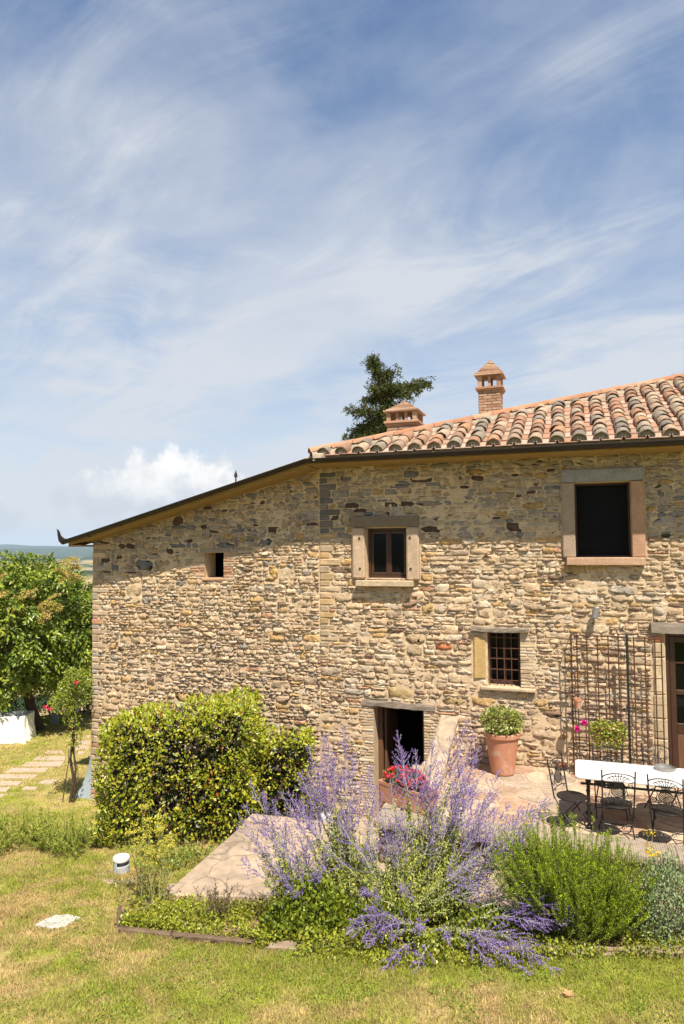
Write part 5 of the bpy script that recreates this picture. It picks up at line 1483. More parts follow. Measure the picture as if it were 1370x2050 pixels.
wispy_plant('yellow_flowers', 'little yellow flowers on thin stalks at the kerb in front of the rosemary', 'wildflower', (2.0, 7.22), 4, .22, .30, [(.16, .20, .03)], (0, [(.70, .46, .02)], 1), None, (.18, .22, .05), 8, .003)
wispy_plant('yellow_flowers', 'yellow flowering stalk rising above the ribbed coping by the right chair', 'wildflower', (3.45, 7.8), 3, 1.12, .12, [(.20, .22, .04)], (2, [(.70, .48, .02)], 4), None, (.24, .26, .08), 20, .003)

# ---- lawn
def grass():
    Vs, Fs, Cs, n0 = [], [], [], 0
    def strew(x0, x1, y0, y1, n, h, w, edge=True):
        nonlocal n0
        x, y = NR.uniform(x0, x1, n), NR.uniform(y0, y1, n)
        ok = (np.abs(x / y) < .56) & ~inside(APRON, x, y) & ~inside(TERR, x, y) & ~inside(BED, x, y)
        rel = np.stack([x - O3.x, y - O3.y], -1); v = rel @ np.array([N3.x, N3.y]); u = rel @ np.array([U3.x, U3.y]); ok &= (v > .05) | (u < ULEFT - .05)
        ok &= NR.uniform(size=n) < .45 + .8 * fbm(x * 2.3, y * 2.3, 97, 3)
        x, y = x[ok], y[ok]; n = len(x); z = gz(x, y) + (fbm(x * 2.2, y * 2.2, 3, 3) - .5) * .05 - .006
        a = NR.uniform(0, 6.28, n); hh = h * NR.uniform(.45, 1.25, n) * (.55 + .9 * fbm(x * 1.7, y * 1.7, 99, 3)); ww = w * NR.uniform(.7, 1.2, n)
        lean = NR.normal(0, .55, (n, 2)) * hh[:, None]
        dx, dy = np.cos(a) * ww, np.sin(a) * ww
        V = np.stack([np.stack([x - dx, y - dy, z], -1), np.stack([x + dx, y + dy, z], -1), np.stack([x + lean[:, 0], y + lean[:, 1], z + hh], -1)], 1).reshape(-1, 3)
        Vs.append(V); Fs.append(np.arange(3 * n).reshape(n, 3) + n0); n0 += 3 * n
        c = lawn_color(x, y) * NR.uniform(.50, 1.5, (n, 1)); st = NR.uniform(size=n) < .14; c[st] = np.array([.40, .29, .13]) * NR.uniform(.7, 1.2, (st.sum(), 1))
        Cs.append(np.repeat(c, 3, 0))
    strew(-3.6, 3.8, 5.4, 7.9, 150000, .040, .0046)
    strew(-4.8, -.5, 7.6, 10.4, 70000, .042, .0055)
    strew(-7.5, -1.8, 10, 14.5, 60000, .045, .006)
    strew(-13, -4.5, 14, 24, 60000, .05, .010)
    # longer tufts along the kerb and the timber
    for _ in range(1):
        strew(-1.0, 3.6, 6.95, 7.4, 5000, .075, .004); strew(-2.8, -1.0, 7.5, 8.1, 2500, .07, .004)
    # clover and weeds flat in the turf
    n = 26000; x, y = NR.uniform(-3.6, 3.8, n), NR.uniform(5.5, 9.5, n)
    ok = (np.abs(x / y) < .56) & ~inside(APRON, x, y) & ~inside(BED, x, y) & (fbm(x * 1.9 + 4, y * 1.9, 131, 3) + .25 * fbm(x * 8, y * 8, 133, 2) > .66); x, y = x[ok], y[ok]; n = len(x)
    w = Cloud(); P = np.stack([x, y, gz(x, y) + .012 + NR.uniform(0, .02, n)], -1); a = NR.uniform(0, 6.28, n)
    w.leaves(P, np.stack([np.cos(a), np.sin(a), NR.uniform(.1, .7, n)], -1), np.tile([0, 0, 1.], (n, 1)) + NR.normal(0, .25, (n, 3)), NR.uniform(.014, .034, n), NR.uniform(.005, .010, n), cols(n, [(.17, .24, .03), (.13, .19, .025), (.22, .27, .04)]))
    for v_, f_, c_ in zip(w.V, w.F, w.C): Vs.append(v_); Fs.append(f_ + n0); Cs.append(c_); n0 += len(v_)
    me = mesh_np('grass', np.concatenate(Vs), np.concatenate(Fs), mt['grass'], np.concatenate(Cs))
    tag(link('grass', me), kind='stuff')
grass()

# ---- trees
def limb(cl, a, b, r0, r1, c=(.10, .075, .055), wob=.08, k=7, n=6):
    a, b = np.array(a, float), np.array(b, float); p = bez(a, (a + b) / 2 + rnd(3) * wob * np.linalg.norm(b - a), b, k); cl.tube(p, r0, r1, c, 0, n); return p
def leafy_tree(name, label, base, crown_c, rad, n_spray, pal, trunk_r=.16, leaf=(.10, .026), per=11, group=None, fork=.45, forks=7, spread=.28, holes=.5, cat='tree', droop=.35):
    base = np.array(base, float); r = empty(name, tuple(base)); tag(r, label, cat, group)
    t = Cloud(); cc = np.array(crown_c, float); rad = np.array(rad, float)
    top = cc - np.array([0, 0, rad[2] * .35]); trunk_top = base + (top - base) * fork
    limb(t, base - np.array([0, 0, .15]), trunk_top, trunk_r, trunk_r * .7, n=8)
    ends = []
    for q in range(forks):
        u = unit(1)[0]; u[2] = abs(u[2]) * .8 + .1; e = cc + u * rad * .62; limb(t, trunk_top, e, trunk_r * .45, .02, wob=.15); ends.append(e)
        for _ in range(3):
            u2 = unit(1)[0]; limb(t, e * .6 + trunk_top * .4, e + u2 * rad * .3, .03, .008)
    local(r, t).build('trunk', mt['bark'], r, )
    cl = Cloud(); m = n_spray; u = unit(m); lump = .68 + .62 * fbm(u[:, 0] * 2.1 + cc[0], u[:, 1] * 2.1 + u[:, 2] * 2.6 + 9, 103, 3)
    rr = NR.uniform(.25, 1, m) ** .40; S = cc + u * (rr * lump)[:, None] * rad
    gap = fbm(S[:, 0] * 1.3 + S[:, 1], S[:, 2] * 1.3 + 3, 107, 3); S, u = S[gap > holes - .12], u[gap > holes - .12]; m = len(S)
    sd = u * .8 + NR.normal(0, .5, (m, 3)) + np.array([0, 0, -.15]); sd /= np.linalg.norm(sd, axis=1, keepdims=True)
    k = np.tile(np.arange(per), m); P0 = np.repeat(S, per, 0); D0 = np.repeat(sd, per, 0); n = len(P0)
    P = P0 + D0 * (k / per * spread)[:, None] + NR.normal(0, spread * .12, (n, 3)); P[:, 2] -= (k / per) ** 2 * spread * droop
    D = D0 * .7 + unit(n) * .8 + np.array([0, 0, -.25]); L = NR.uniform(.75, 1.25, n) * leaf[0]
    up = np.clip((P[:, 2] - cc[2]) / rad[2], -1, 1)
    C = cols(m, pal, .8, 1.15).repeat(per, 0) * NR.uniform(.8, 1.2, (n, 1))
    cl.leaves(P, D, u.repeat(per, 0) * .6 + np.array([0, 0, .7]) + NR.normal(0, .4, (n, 3)), L, L / leaf[0] * leaf[1], C, droop=.12)
    local(r, cl).build('crown', mt['leaf'], r)
    return r
TG = [(0.195, 0.254, 0.026), (0.143, 0.208, 0.0234), (0.26, 0.305, 0.0325), (0.104, 0.156, 0.0195)]
def elder():
    g = g1(-9.9, 22.2)
    r = leafy_tree('elder_tree', 'big leafy tree with yellowish flower heads beside the left end of the house', (-9.55, 21.9, g), (-10.35, 21.6, 1.80), (2.75, 2.2, 2.05), 3600, TG, .19, (.145, .034), 12, fork=.55, forks=9, spread=.36, holes=.47)
    ms = []
    for q in range(3):
        cl = Cloud(); n = 150; a = NR.uniform(0, 6.28, n); rr = NR.uniform(0, 1, n) ** .5 * .17
        P = np.stack([rr * np.cos(a), rr * np.sin(a), .05 - rr * rr * 1.2 + NR.normal(0, .012, n)], -1); cl.leaves(P, unit(n), unit(n), .045, .02, cols(n, [(.44, .36, .08), (.48, .34, .15), (.38, .34, .07)])); ms.append(cl.mesh('flower_head', mt['matte_leaf']))
    px = [(130, 1128), (142, 1142), (150, 1155), (135, 1152), (120, 1146), (146, 1122), (128, 1160), (155, 1162), (60, 1192), (35, 1202), (52, 1190), (88, 1210), (102, 1214), (84, 1222), (98, 1228), (114, 1216), (110, 1195), (32, 1220), (5, 1155), (8, 1190), (84, 1240), (65, 1186), (150, 1135), (50, 1224), (92, 1232)]
    for i, (x, y) in enumerate(px):
        p = PY(x, y, 19.75 + rng.uniform(-.15, .25)); o = link('flower_head', ms[i % 3], r, p - r.location, (R(35) + rng.uniform(-.3, .3), rng.uniform(-.3, .3), rng.uniform(0, 6)))
elder()
YT = [(0.275, 0.3, 0.0312), (0.213, 0.263, 0.0275), (0.325, 0.325, 0.05)]
BG = 'trees and bushes behind the left lawn'
leafy_tree('bush', 'yellow-green bush at the left edge behind the white table', (-13.2, 25.2, g1(-13.2, 25.2)), (-13.0, 25.0, .35), (2.1, 1.3, 1.75), 1500, YT, .06, (.09, .028), 10, BG, cat='bush')
leafy_tree('bush', 'green bush behind the trunk of the big leafy tree', (-9.6, 26.0, g1(-9.6, 26)), (-9.6, 26.0, .6), (2.2, 1.3, 1.9), 1500, TG, .07, (.09, .028), 10, BG, cat='bush')
leafy_tree('tree', 'dark green tree seen between the big leafy tree and the house corner', (-8.2, 27.5, g1(-8.2, 27.5)), (-8.3, 27.5, 1.4), (1.9, 1.6, 2.2), 1100, TG, .12, (.10, .03), 10, BG)
leafy_tree('tree', 'rounded green tree beyond the lawn behind the yellow-green bush', (-15.5, 30, g1(-15.5, 30)), (-15.3, 30, .9), (2.8, 2.2, 2.6), 1300, YT, .14, (.11, .035), 10, BG)
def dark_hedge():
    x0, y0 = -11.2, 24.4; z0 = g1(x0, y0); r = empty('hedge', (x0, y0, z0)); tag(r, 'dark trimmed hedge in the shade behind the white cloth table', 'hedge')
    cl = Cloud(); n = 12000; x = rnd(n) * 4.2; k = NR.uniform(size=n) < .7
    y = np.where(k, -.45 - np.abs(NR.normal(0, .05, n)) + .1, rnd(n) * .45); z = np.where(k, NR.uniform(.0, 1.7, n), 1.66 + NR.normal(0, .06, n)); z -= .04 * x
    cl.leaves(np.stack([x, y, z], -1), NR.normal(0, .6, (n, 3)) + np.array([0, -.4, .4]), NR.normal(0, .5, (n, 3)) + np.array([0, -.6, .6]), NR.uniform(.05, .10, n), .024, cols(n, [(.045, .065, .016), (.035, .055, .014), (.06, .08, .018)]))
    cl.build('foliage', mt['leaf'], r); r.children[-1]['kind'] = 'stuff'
    c2 = Cloud()
    for q in range(14): c2.tube(bez((-4 + q * .6, 0, -.1), (-4 + q * .6 + .1, 0, .5), (-4 + q * .6 - .1, 0, 1.1), 4), .03, .015, (.08, .06, .04), 0, 5)
    c2.build('stems', mt['stem'], r)
dark_hedge()

def conifer():
    D = 25.0; b = PY(775, 1330, D); b.z = g1(b.x, b.y); r = empty('cedar_tree', b); tag(r, 'dark ragged conifer rising behind the tiled roof and the left chimney', 'tree')
    A = lambda x, y, dd=0: np.array(PY(x, y, D + dd))
    t = Cloud(); trunk = [np.array(b), A(772, 1000), A(768, 880), A(766, 820), A(764, 770), A(755, 735), A(744, 716)]
    t.tube(trunk, .22, .02, (.10, .075, .055), 0, 7)
    br = [((766, 830), (700, 872), .3), ((766, 826), (702, 820), -.4), ((767, 800), (800, 775), .1), ((800, 775), (858, 766), .2), ((766, 850), (712, 878), -.2), ((768, 845), (735, 882), .5), ((765, 790), (730, 800), .4), ((764, 775), (745, 778), -.3),
          ((762, 760), (786, 742), .2), ((758, 745), (740, 722), -.1), ((768, 860), (825, 858), .5), ((766, 815), (815, 808), -.3), ((767, 840), (790, 830), -.6), ((766, 870), (728, 868), .2), ((764, 785), (790, 770), -.5), ((768, 880), (840, 880), .3), ((768, 890), (700, 890), .3), ((790, 780), (828, 785), -.3)]
    cl = Cloud()
    br += [((768, 885), (766, 820), -.1), ((766, 820), (763, 765), .1), ((763, 765), (746, 716), 0), ((768, 885), (725, 850), .5), ((766, 855), (790, 858), -.4), ((768, 900), (770, 840), .4)]
    for (p, q, dd) in br:
        a, e = A(*p), A(*q, dd); pts = limb(t, a, e, .05, .012, wob=.1, k=8)
        Ln = np.linalg.norm(e - a); m = int(58 * Ln) + 16
        s_ = NR.uniform(.12, 1, m) * 7; i = np.minimum(s_.astype(int), 6); f = (s_ - i)[:, None]; S = pts[i] * (1 - f) + pts[i + 1] * f + NR.normal(0, .10, (m, 3))
        tw = 22; P0 = np.repeat(S, tw, 0); kk = np.tile(np.arange(tw), m) / tw; dirs = unit(m); dirs[:, 2] = -np.abs(dirs[:, 2]) * .5; Dr = np.repeat(dirs, tw, 0); n = len(P0)
        P = P0 + Dr * (kk * .26)[:, None] + NR.normal(0, .03, (n, 3)); P[:, 2] -= kk ** 2 * .10
        cl.leaves(P, Dr + unit(n) * .9, unit(n), NR.uniform(.06, .12, n), .020, cols(n, [(.06, .085, .02), (.08, .10, .022), (.045, .065, .018), (.12, .11, .03)]))
    local(r, t).build('trunk', mt['bark'], r); local(r, cl).build('crown', mt['matte_leaf'], r)
conifer()

def rose_standard():
    b = Vector((-6.02, 15.25, g1(-6.02, 15.25))); r = empty('climbing_rose', b); tag(r, 'leggy climbing rose with pink blooms trained at the house corner', 'rose bush')
    t = Cloud(); D = 15.1; A = lambda x, y, d=0: np.array(PY(x, y, D + d))
    for (pts, r0) in (([(143, 1602), (148, 1560), (141, 1520), (146, 1480), (149, 1440), (150, 1400)], .035), ([(150, 1600), (152, 1540), (147, 1500), (150, 1460), (152, 1420)], .025), ([(128, 1600), (132, 1560), (137, 1530), (138, 1500)], .012), ([(146, 1600), (158, 1570), (156, 1540), (149, 1510)], .010), ([(148, 1470), (130, 1430), (112, 1408)], .015), ([(150, 1440), (165, 1410), (172, 1380)], .015), ([(118, 1420), (116, 1460), (119, 1482)], .006)):
        P = [np.array(b) + np.array([(x - 143) * .011, 0, -.03]) if y > 1590 else A(x, y) for i, (x, y) in enumerate(pts)]
        t.tube(P, r0, r0 * .5, (.13, .085, .055), 0, 6)
    local(r, t).build('stems', mt['bark'], r)
    cl = Cloud(); S = []
    for (x, y, rx, ry, n) in ((150, 1385, 36, 34, 1500), (125, 1410, 28, 20, 800), (165, 1360, 22, 20, 600), (150, 1470, 16, 30, 260), (146, 1440, 20, 16, 260), (148, 1350, 22, 12, 300)):
        a = NR.uniform(0, 6.28, n); q = NR.uniform(0, 1, n) ** .5
        S += [A(x + rx * q_ * math.cos(a_), y + ry * q_ * math.sin(a_), dz) for q_, a_, dz in zip(q, a, NR.uniform(-.42, .42, n))]
    P = np.array(S); n = len(P); cl.leaves(P, NR.normal(0, .7, (n, 3)) + np.array([0, -.2, .2]), NR.normal(0, .5, (n, 3)) + np.array([0, -.4, .7]), NR.uniform(.035, .06, n), .016, cols(n, [(.22, .26, .025), (.17, .22, .02), (.26, .28, .03), (.12, .16, .018)]))
    local(r, cl).build('foliage', mt['leaf'], r); r.children[-1]['kind'] = 'stuff'
    fl = Cloud(); m = 40; fl.leaves(unit(m) * .02, unit(m), unit(m), .04, .022, cols(m, [(.62, .06, .12), (.50, .04, .09), (.70, .12, .18)])); me = fl.mesh('flower', mt['petal'])
    for (x, y) in ((91, 1415), (100, 1419), (153, 1366)): link('flower', me, r, PY(x, y, 14.65) - b)
rose_standard()

# ================================================================== terrace furniture and pots
def spiral(cx, cz, r0, turns, sgn=1, n=14, a0=0.0):
    return [(cx + sgn * (r0 * (1 - t * .8)) * math.cos(a0 + t * turns * 6.283), cz + (r0 * (1 - t * .8)) * math.sin(a0 + t * turns * 6.283)) for t in [i / n for i in range(n + 1)]]
def make_chair():
    r = empty('iron_chair'); K = mt['black_iron']
    mb = MB(); mb.lathe([(.0, .448), (.195, .448), (.205, .442), (.205, .430), (.19, .428), (.0, .436)], 28, cap0=False, cap1=False); seat = mb.build('seat', K, r)
    m = MB()
    for k in range(6):
        a = k * math.pi / 3; X = Matrix.Rotation(a, 4, 'Z') @ Matrix.Translation((.09, 0, .4495)); m.add([(-.035, 0, 0), (0, -.010, .0), (.04, 0, 0), (0, .010, 0)], [(0, 1, 2, 3)], X)
    m.build('seat_slots', mt['darkgrey'], seat)
    yb = lambda z: -.165 - (z - .45) * .17            # the back leans
    B = lambda x, z: (x, yb(z), z)
    bk = MB()
    for s in (-1, 1):
        bk.tube([B(s * .195, .42), B(s * .20, .60), B(s * .205, .80), B(s * .208, .93)], .010, 6); bk.lathe([(.0, -.012), (.014, 0), (.0, .016)], 8, Matrix.Translation(B(s * .208, .935)))
    bk.tube([B(.207 * math.cos(t), .83 + .075 * math.sin(t)) for t in np.linspace(0, math.pi, 13)], .008, 5)
    bk.tube([B(.15 * math.cos(t), .80 + .07 * math.sin(t)) for t in np.linspace(.25, math.pi - .25, 10)], .005, 4)
    egg = [(.088 * math.sin(t) * (1 + .12 * math.cos(t)), .665 - .085 * math.cos(t)) for t in np.linspace(0, 2 * math.pi, 21)]
    bk.tube([B(x, z) for x, z in egg], .006, 5)
    for d in (-1, 1):
        for k in range(-5, 6):
            c = k * .026; seg = [(x, c + d * x) for x in np.linspace(-.1, .1, 21)]
            ins = [(x, z + .665) for x, z in seg if (x / .086) ** 2 + (z / .080) ** 2 < 1]
            if len(ins) > 1: bk.tube([B(*ins[0]), B(*ins[-1])], .0035, 4)
    for k, (x1, z1) in enumerate(((-.13, .845), (-.085, .875), (-.04, .89), (0, .90), (.04, .89), (.085, .875), (.13, .845))):
        bk.tube([B(x1 * .25, .748), B(x1 * .55, .82), B(x1, z1)], .0048, 4)
    for s in (-1, 1):
        for (cx, cz, r0, tn, a0) in ((.145, .60, .038, 1.4, 0), (.150, .74, .030, 1.4, 3.1), (.13, .52, .026, 1.2, 0)):
            bk.tube([B(s * x, z) for x, z in spiral(cx, cz, r0, tn, 1, 14, a0)], .0048, 4)
        bk.tube([B(s * .195, .80), B(s * .13, .77), B(s * .10, .70), B(s * .115, .62), B(s * .06, .555), B(0, .545)], .0055, 4)
    bk.tube([B(-.195, .52), B(-.10, .545), B(0, .552), B(.10, .545), B(.195, .52)], .006, 5)
    bk.build('backrest', K, r)
    for s in (-1, 1):
        mb = MB(); mb.tube([(s * .197, yb(.45), .45), (s * .20, -.02, .24), (s * .205, .20, 0)], .0095, 6); mb.build('leg', K, r)
        mb = MB(); mb.tube([(s * .165, .13, .435), (s * .18, -.02, .24), (s * .19, -.23, 0)], .0095, 6); mb.build('leg', K, r)
    mb = MB(); mb.tube([(-.2, .10, .12), (.2, .10, .12)], .006, 5); mb.tube([(-.185, -.12, .12), (.185, -.12, .12)], .006, 5)
    for s in (-1, 1):
        mb.tube([(s * x, -.12, z) for x, z in spiral(.07, .16, .035, 1.2, 1, 10, 0)], .0045, 4); mb.tube([(s * .17, -.12, .20), (s * .09, -.12, .19), (0, -.12, .13)], .0045, 4)
    mb.build('stretcher', K, r)
    return r
def furniture():
    z = TZ + .014
    ch = make_chair()
    spots = [(4.70, 2.60, -115, 'black wrought iron chair at the left end of the marble table, seen from its side'),
             (5.27, 2.68, 6, 'black wrought iron chair with its back to the lawn, second from the left end'),
             (5.90, 2.74, -12, 'black wrought iron chair turned at an angle, cut by the right picture edge'),
             (5.22, 1.92, 183, 'black wrought iron chair tucked behind the table, below the hanging planter'),
             (5.96, 1.66, 197, 'black wrought iron chair behind the table, near the glazed door')]
    for i, (u, v, a, lab) in enumerate(spots):
        o = ch if i == 0 else copy_tree(ch); o.location = W(u, v, z); o.rotation_euler = (0, 0, -TH + R(a)); tag(o, lab, 'chair', 'wrought iron chairs round the marble table')
    t = hplace('garden_table', 5.9, 2.25, z); tag(t, 'long white marble topped table on dark iron legs on the terrace', 'table')
    hx, hy = 1.15, .40
    mb = MB(); n = 6; pr = []
    for (cx, cy, a0) in ((hx - .07, hy - .07, 0), (-hx + .07, hy - .07, 90), (-hx + .07, -hy + .07, 180), (hx - .07, -hy + .07, 270)):
        for q in range(n + 1): a = R(a0 + 90 * q / n); pr.append((cx, cy, math.cos(a), math.sin(a)))
    N_ = len(pr); vs = []
    for (rr, zz) in ((.058, .70), (.07, .708), (.07, .722), (.062, .730)): vs += [(cx + rr * ca, cy + rr * sa, zz) for cx, cy, ca, sa in pr]
    fs = [(k * N_ + i, k * N_ + (i + 1) % N_, (k + 1) * N_ + (i + 1) % N_, (k + 1) * N_ + i) for k in range(3) for i in range(N_)]
    fs += [tuple(range(N_))[::-1], tuple(3 * N_ + i for i in range(N_))]; mb.add(vs, fs); mb.build('table_top', mt['marble'], t)
    prof = [(.045, 0), (.045, .03), (.022, .05), (.022, .30), (.034, .33), (.022, .36), (.024, .60), (.04, .64), (.03, .70)]
    for sx in (-.98, .98):
        for sy in (-.26, .26):
            mb = MB(); mb.lathe(prof, 12, Matrix.Translation((sx, sy, 0))); mb.build('leg', mt['black_iron'], t)
        mb = MB(); mb.tube([(sx, -.26, .62), (sx, .26, .62)], .015, 6); mb.tube([(sx, -.26, .15), (sx, 0, .2), (sx, .26, .15)], .012, 6); mb.build('cross_bar', mt['black_iron'], t)
    mb = MB(); mb.tube([(-1.08, -.26, .60), (1.08, -.26, .60)], .017, 8)
    for x in (-.55, 0, .55): mb.lathe([(.017, -.06), (.032, -.03), (.02, -.015), (.04, 0), (.02, .015), (.032, .03), (.017, .06)], 10, Matrix.Translation((x, -.26, .60)) @ Matrix.Rotation(R(90), 4, 'Y'))
    mb.build('rail', mt['black_iron'], t)
    tr = hplace('ashtray', 5.95, 1.98, z + .731); tag(tr, 'round grey metal tray lying on the white marble table', 'tray')
    mb = MB(); mb.lathe([(.125, 0), (.132, .004), (.135, .04), (.129, .042), (.122, .012), (.0, .010)], 28, cap1=False); mb.build('dish', mt['ash'], tr)
    mb = MB(); mb.tube([(.135, -.03, .025), (.158, 0, .026), (.135, .03, .025)], .006, 5); mb.build('handle', mt['ash'], tr)
furniture()

def foliage_ball(parent, c, rad, n, pal, Ls, wf, mat='leaf', name='foliage', hang=0.0):
    cl = Cloud(); u = unit(n); rr = NR.uniform(.3, 1, n) ** .5; P = np.array(c) + u * rr[:, None] * np.array(rad); P[:, 2] -= hang * NR.uniform(0, 1, n) ** 2
    L = NR.uniform(*Ls, n); cl.leaves(P, u * .6 + np.array([0, 0, .3 if hang == 0 else -.2]) + NR.normal(0, .5, (n, 3)), u * .5 + np.array([0, 0, .7]) + NR.normal(0, .4, (n, 3)), L, L * wf, cols(n, pal))
    for q in range(10): a = unit(1)[0]; a[2] = abs(a[2]); cl.tube([np.array(c) - np.array((0, 0, rad[2])), np.array(c), np.array(c) + a * np.array(rad) * .8], .005, .002, (.16, .16, .06), 0, 3)
    o = cl.build(name, mt[mat], parent); o['kind'] = 'stuff'
def pots():
    z = TZ + .012
    p = hplace('potted_plant', 3.55, .55, z); p.scale = (.92, .92, 1.0); tag(p, 'tall terracotta pot with a leafy green plant against the stone wall', 'potted plant')
    mb = MB(); mb.lathe([(.20, 0), (.215, .02), (.30, .60), (.315, .63), (.335, .64), (.34, .70), (.325, .715), (.295, .71), (.285, .64), (.0, .63)], 32, cap1=False); mb.build('pot', mt['terracotta'], p, smooth=False)
    mb = MB(); mb.lathe([(.284, .655), (.0, .67)], 20, cap0=False, cap1=False); mb.build('potting_soil', mt['soil'], p)
    foliage_ball(p, (0, 0, .88), (.40, .38, .23), 1500, [(.22, .27, .04), (.28, .31, .07), (.16, .21, .03), (.34, .32, .13)], (.04, .075), .36)
    # flower trough on the coping corner
    t = hplace('flower_trough', 2.42, 2.78, .455, R(-27)); tag(t, 'long terracotta trough of red begonias on the terrace corner by the cellar door', 'planter')
    mb = MB(); a = [(-.44, -.13, 0), (.44, -.13, 0), (.44, .13, 0), (-.44, .13, 0)]; f_ = lambda s, zz, i=0: [(x * s - (i if x > 0 else -i), y * (s * 1.12) - (i if y > 0 else -i), zz) for x, y, _ in a]
    vs = f_(.93, 0) + f_(1.02, .25) + f_(1.06, .255) + f_(1.06, .30) + f_(1.06, .30, .028) + f_(.98, .20, .028)
    mb.add(vs, [(3, 2, 1, 0)] + [(k * 4 + i, k * 4 + (i + 1) % 4, (k + 1) * 4 + (i + 1) % 4, (k + 1) * 4 + i) for k in range(5) for i in range(4)] + [(20, 21, 22, 23)])
    mb.build('trough', mt['terracotta'], t)
    mb = MB(); mb.box((-.40, -.115, .2), (.40, .115, .255), .01); mb.build('potting_soil', mt['soil'], t)
    foliage_ball(t, (-.06, 0, .36), (.40, .17, .15), 900, [(.10, .14, .03), (.14, .15, .04), (.16, .09, .04)], (.03, .06), .4)
    fl = Cloud(); m = 16; fl.leaves(unit(m) * .006, unit(m), unit(m), .026, .014, cols(m, [(.70, .035, .05), (.62, .02, .04), (.78, .10, .12)])); me = fl.mesh('flower', mt['petal'])
    for _ in range(115):
        u = unit(1)[0]; link('flower', me, t, (-.06 + u[0] * .40, u[1] * .18, .38 + abs(u[2]) * .15 + rng.uniform(-.06, .02)), (rng.uniform(0, 6), rng.uniform(0, 6), 0))
    # trellis of rusty bars with a black post
    r = hplace('trellis', 4.72, .30, TZ); tag(r, 'rusty iron bar trellis standing before the stone wall', 'trellis')
    H = 2.40
    def bar(a, b, rad, nm='bar', mat='iron'):
        m = MB(); m.tube([a, b], rad, 6); m.build(nm, mt[mat], r)
    for x in (0, .09, .25, .42, .59, .75): bar((x, 0, 0), (x, 0, H), .0105)
    for x in (.99, 1.16, 1.31, 1.41): bar((x, 0, 0), (x, 0, H - .01), .0105)
    for k in range(11):
        zz = H - .02 - k * .215
        bar((-.012, -.012, zz), (.86, -.012, zz), .0095); bar((.90, -.012, zz - .02), (1.42, -.012, zz - .02), .0075)
        if k % 2 == 0: bar((0, 0, zz + .01), (0, .27, zz + .01), .0075)
    for y in (.13, .26): bar((0, y, 0), (0, y, H), .0085)
    m = MB(); m.box((.865, -.02, -.0), (.905, .02, H + .02), .004); m.build('post', mt['black_iron'], r)
    # planter hanging on the trellis
    h = hplace('hanging_planter', 5.25, .36, 1.02); tag(h, 'terracotta box with trailing yellow-green foliage hung on the trellis', 'hanging planter')
    mb = MB(); mb.box((-.21, -.17, 0), (.21, -.008, .19), .012); mb.box((-.22, -.18, .15), (.22, -.004, .195), .008); mb.build('box', mt['terracotta'], h)
    foliage_ball(h, (0.02, -.13, .22), (.30, .15, .11), 1700, [(.26, .29, .03), (.21, .26, .03), (.30, .30, .05)], (.025, .05), .42, hang=.30)
    fl = Cloud(); m = 24; fl.leaves(unit(m) * .01, unit(m), unit(m), .055, .035, cols(m, [(.62, .02, .26), (.52, .015, .22)])); me = fl.mesh('flower', mt['petal'])
    for (x, y_, zz) in ((-.36, -.12, .26), (-.47, -.12, .15)):
        link('flower', me, h, (x, y_, zz)); c2 = Cloud(); c2.tube(bez((-.2, -.1, .22), ((x - .2) / 2, -.12, .33), (x, y_, zz), 5), .004, .003, (.2, .25, .05), 0, 3); c2.build('flower_stalk', mt['stem'], h)
    s = hplace('small_pot', 4.80, .35, 1.50); tag(s, 'small empty terracotta pot hung at the left edge of the trellis', 'flower pot')
    mb = MB(); mb.lathe([(.045, 0), (.062, .12), (.068, .125), (.068, .165), (.058, .165), (.052, .10), (.0, .09)], 18, Matrix.Translation((0, -.08, 0)), cap1=False); mb.build('pot', mt['terracotta'], s)
    mb = MB(); mb.tube([(-.066, -.08, .14), (-.03, .035, .15), (.03, .035, .15), (.066, -.08, .14)], .004, 4); mb.build('wire', mt['iron'], s)
pots()

# ================================================================== small things on the lawn
def bollard(x, y, z, label, h=.25, r=.115, group='bollard lights in the garden'):
    b = empty('bollard_light', (x, y, z), R(55)); tag(b, label, 'bollard light', group)
    mb = MB(); mb.lathe([(r, -.1), (r, h * .50), (r * .99, h * .52)], 26); mb.build('base', mt['grey'], b)
    mb = MB(); n = 14
    vs, fs = [], []
    for i in range(n + 1):                                     # back half keeps the slot closed
        a = math.pi * (-.12 + 1.24 * i / n); vs += [(r * math.cos(a), r * math.sin(a), h * .52), (r * math.cos(a), r * math.sin(a), h * .82)]
    fs = [(2 * i, 2 * i + 2, 2 * i + 3, 2 * i + 1) for i in range(n)]; mb.add(vs, fs); mb.build('slot_back', mt['grey'], b)
    mb = MB(); mb.lathe([(r * .55, h * .50), (r * .55, h * .84)], 16); mb.build('lamp_core', mt['slotgrey'], b)
    mb = MB(); mb.lathe([(r * 1.03, h * .80), (r * 1.05, h * .84), (r * 1.05, h * .95), (r * .97, h), (.0, h * 1.01)], 26, cap1=False); mb.build('cap', mt['white'], b)
p = PZ(243, 1746, -.50); bollard(p.x, p.y, g1(p.x, p.y) - .01, 'short white and grey bollard light on the lawn left of the path')
p = Vector((-.33, 12.15, 0)); bollard(p.x, p.y, g1(p.x, p.y), 'grey bollard light behind the path by the purple sage', .50, .10)

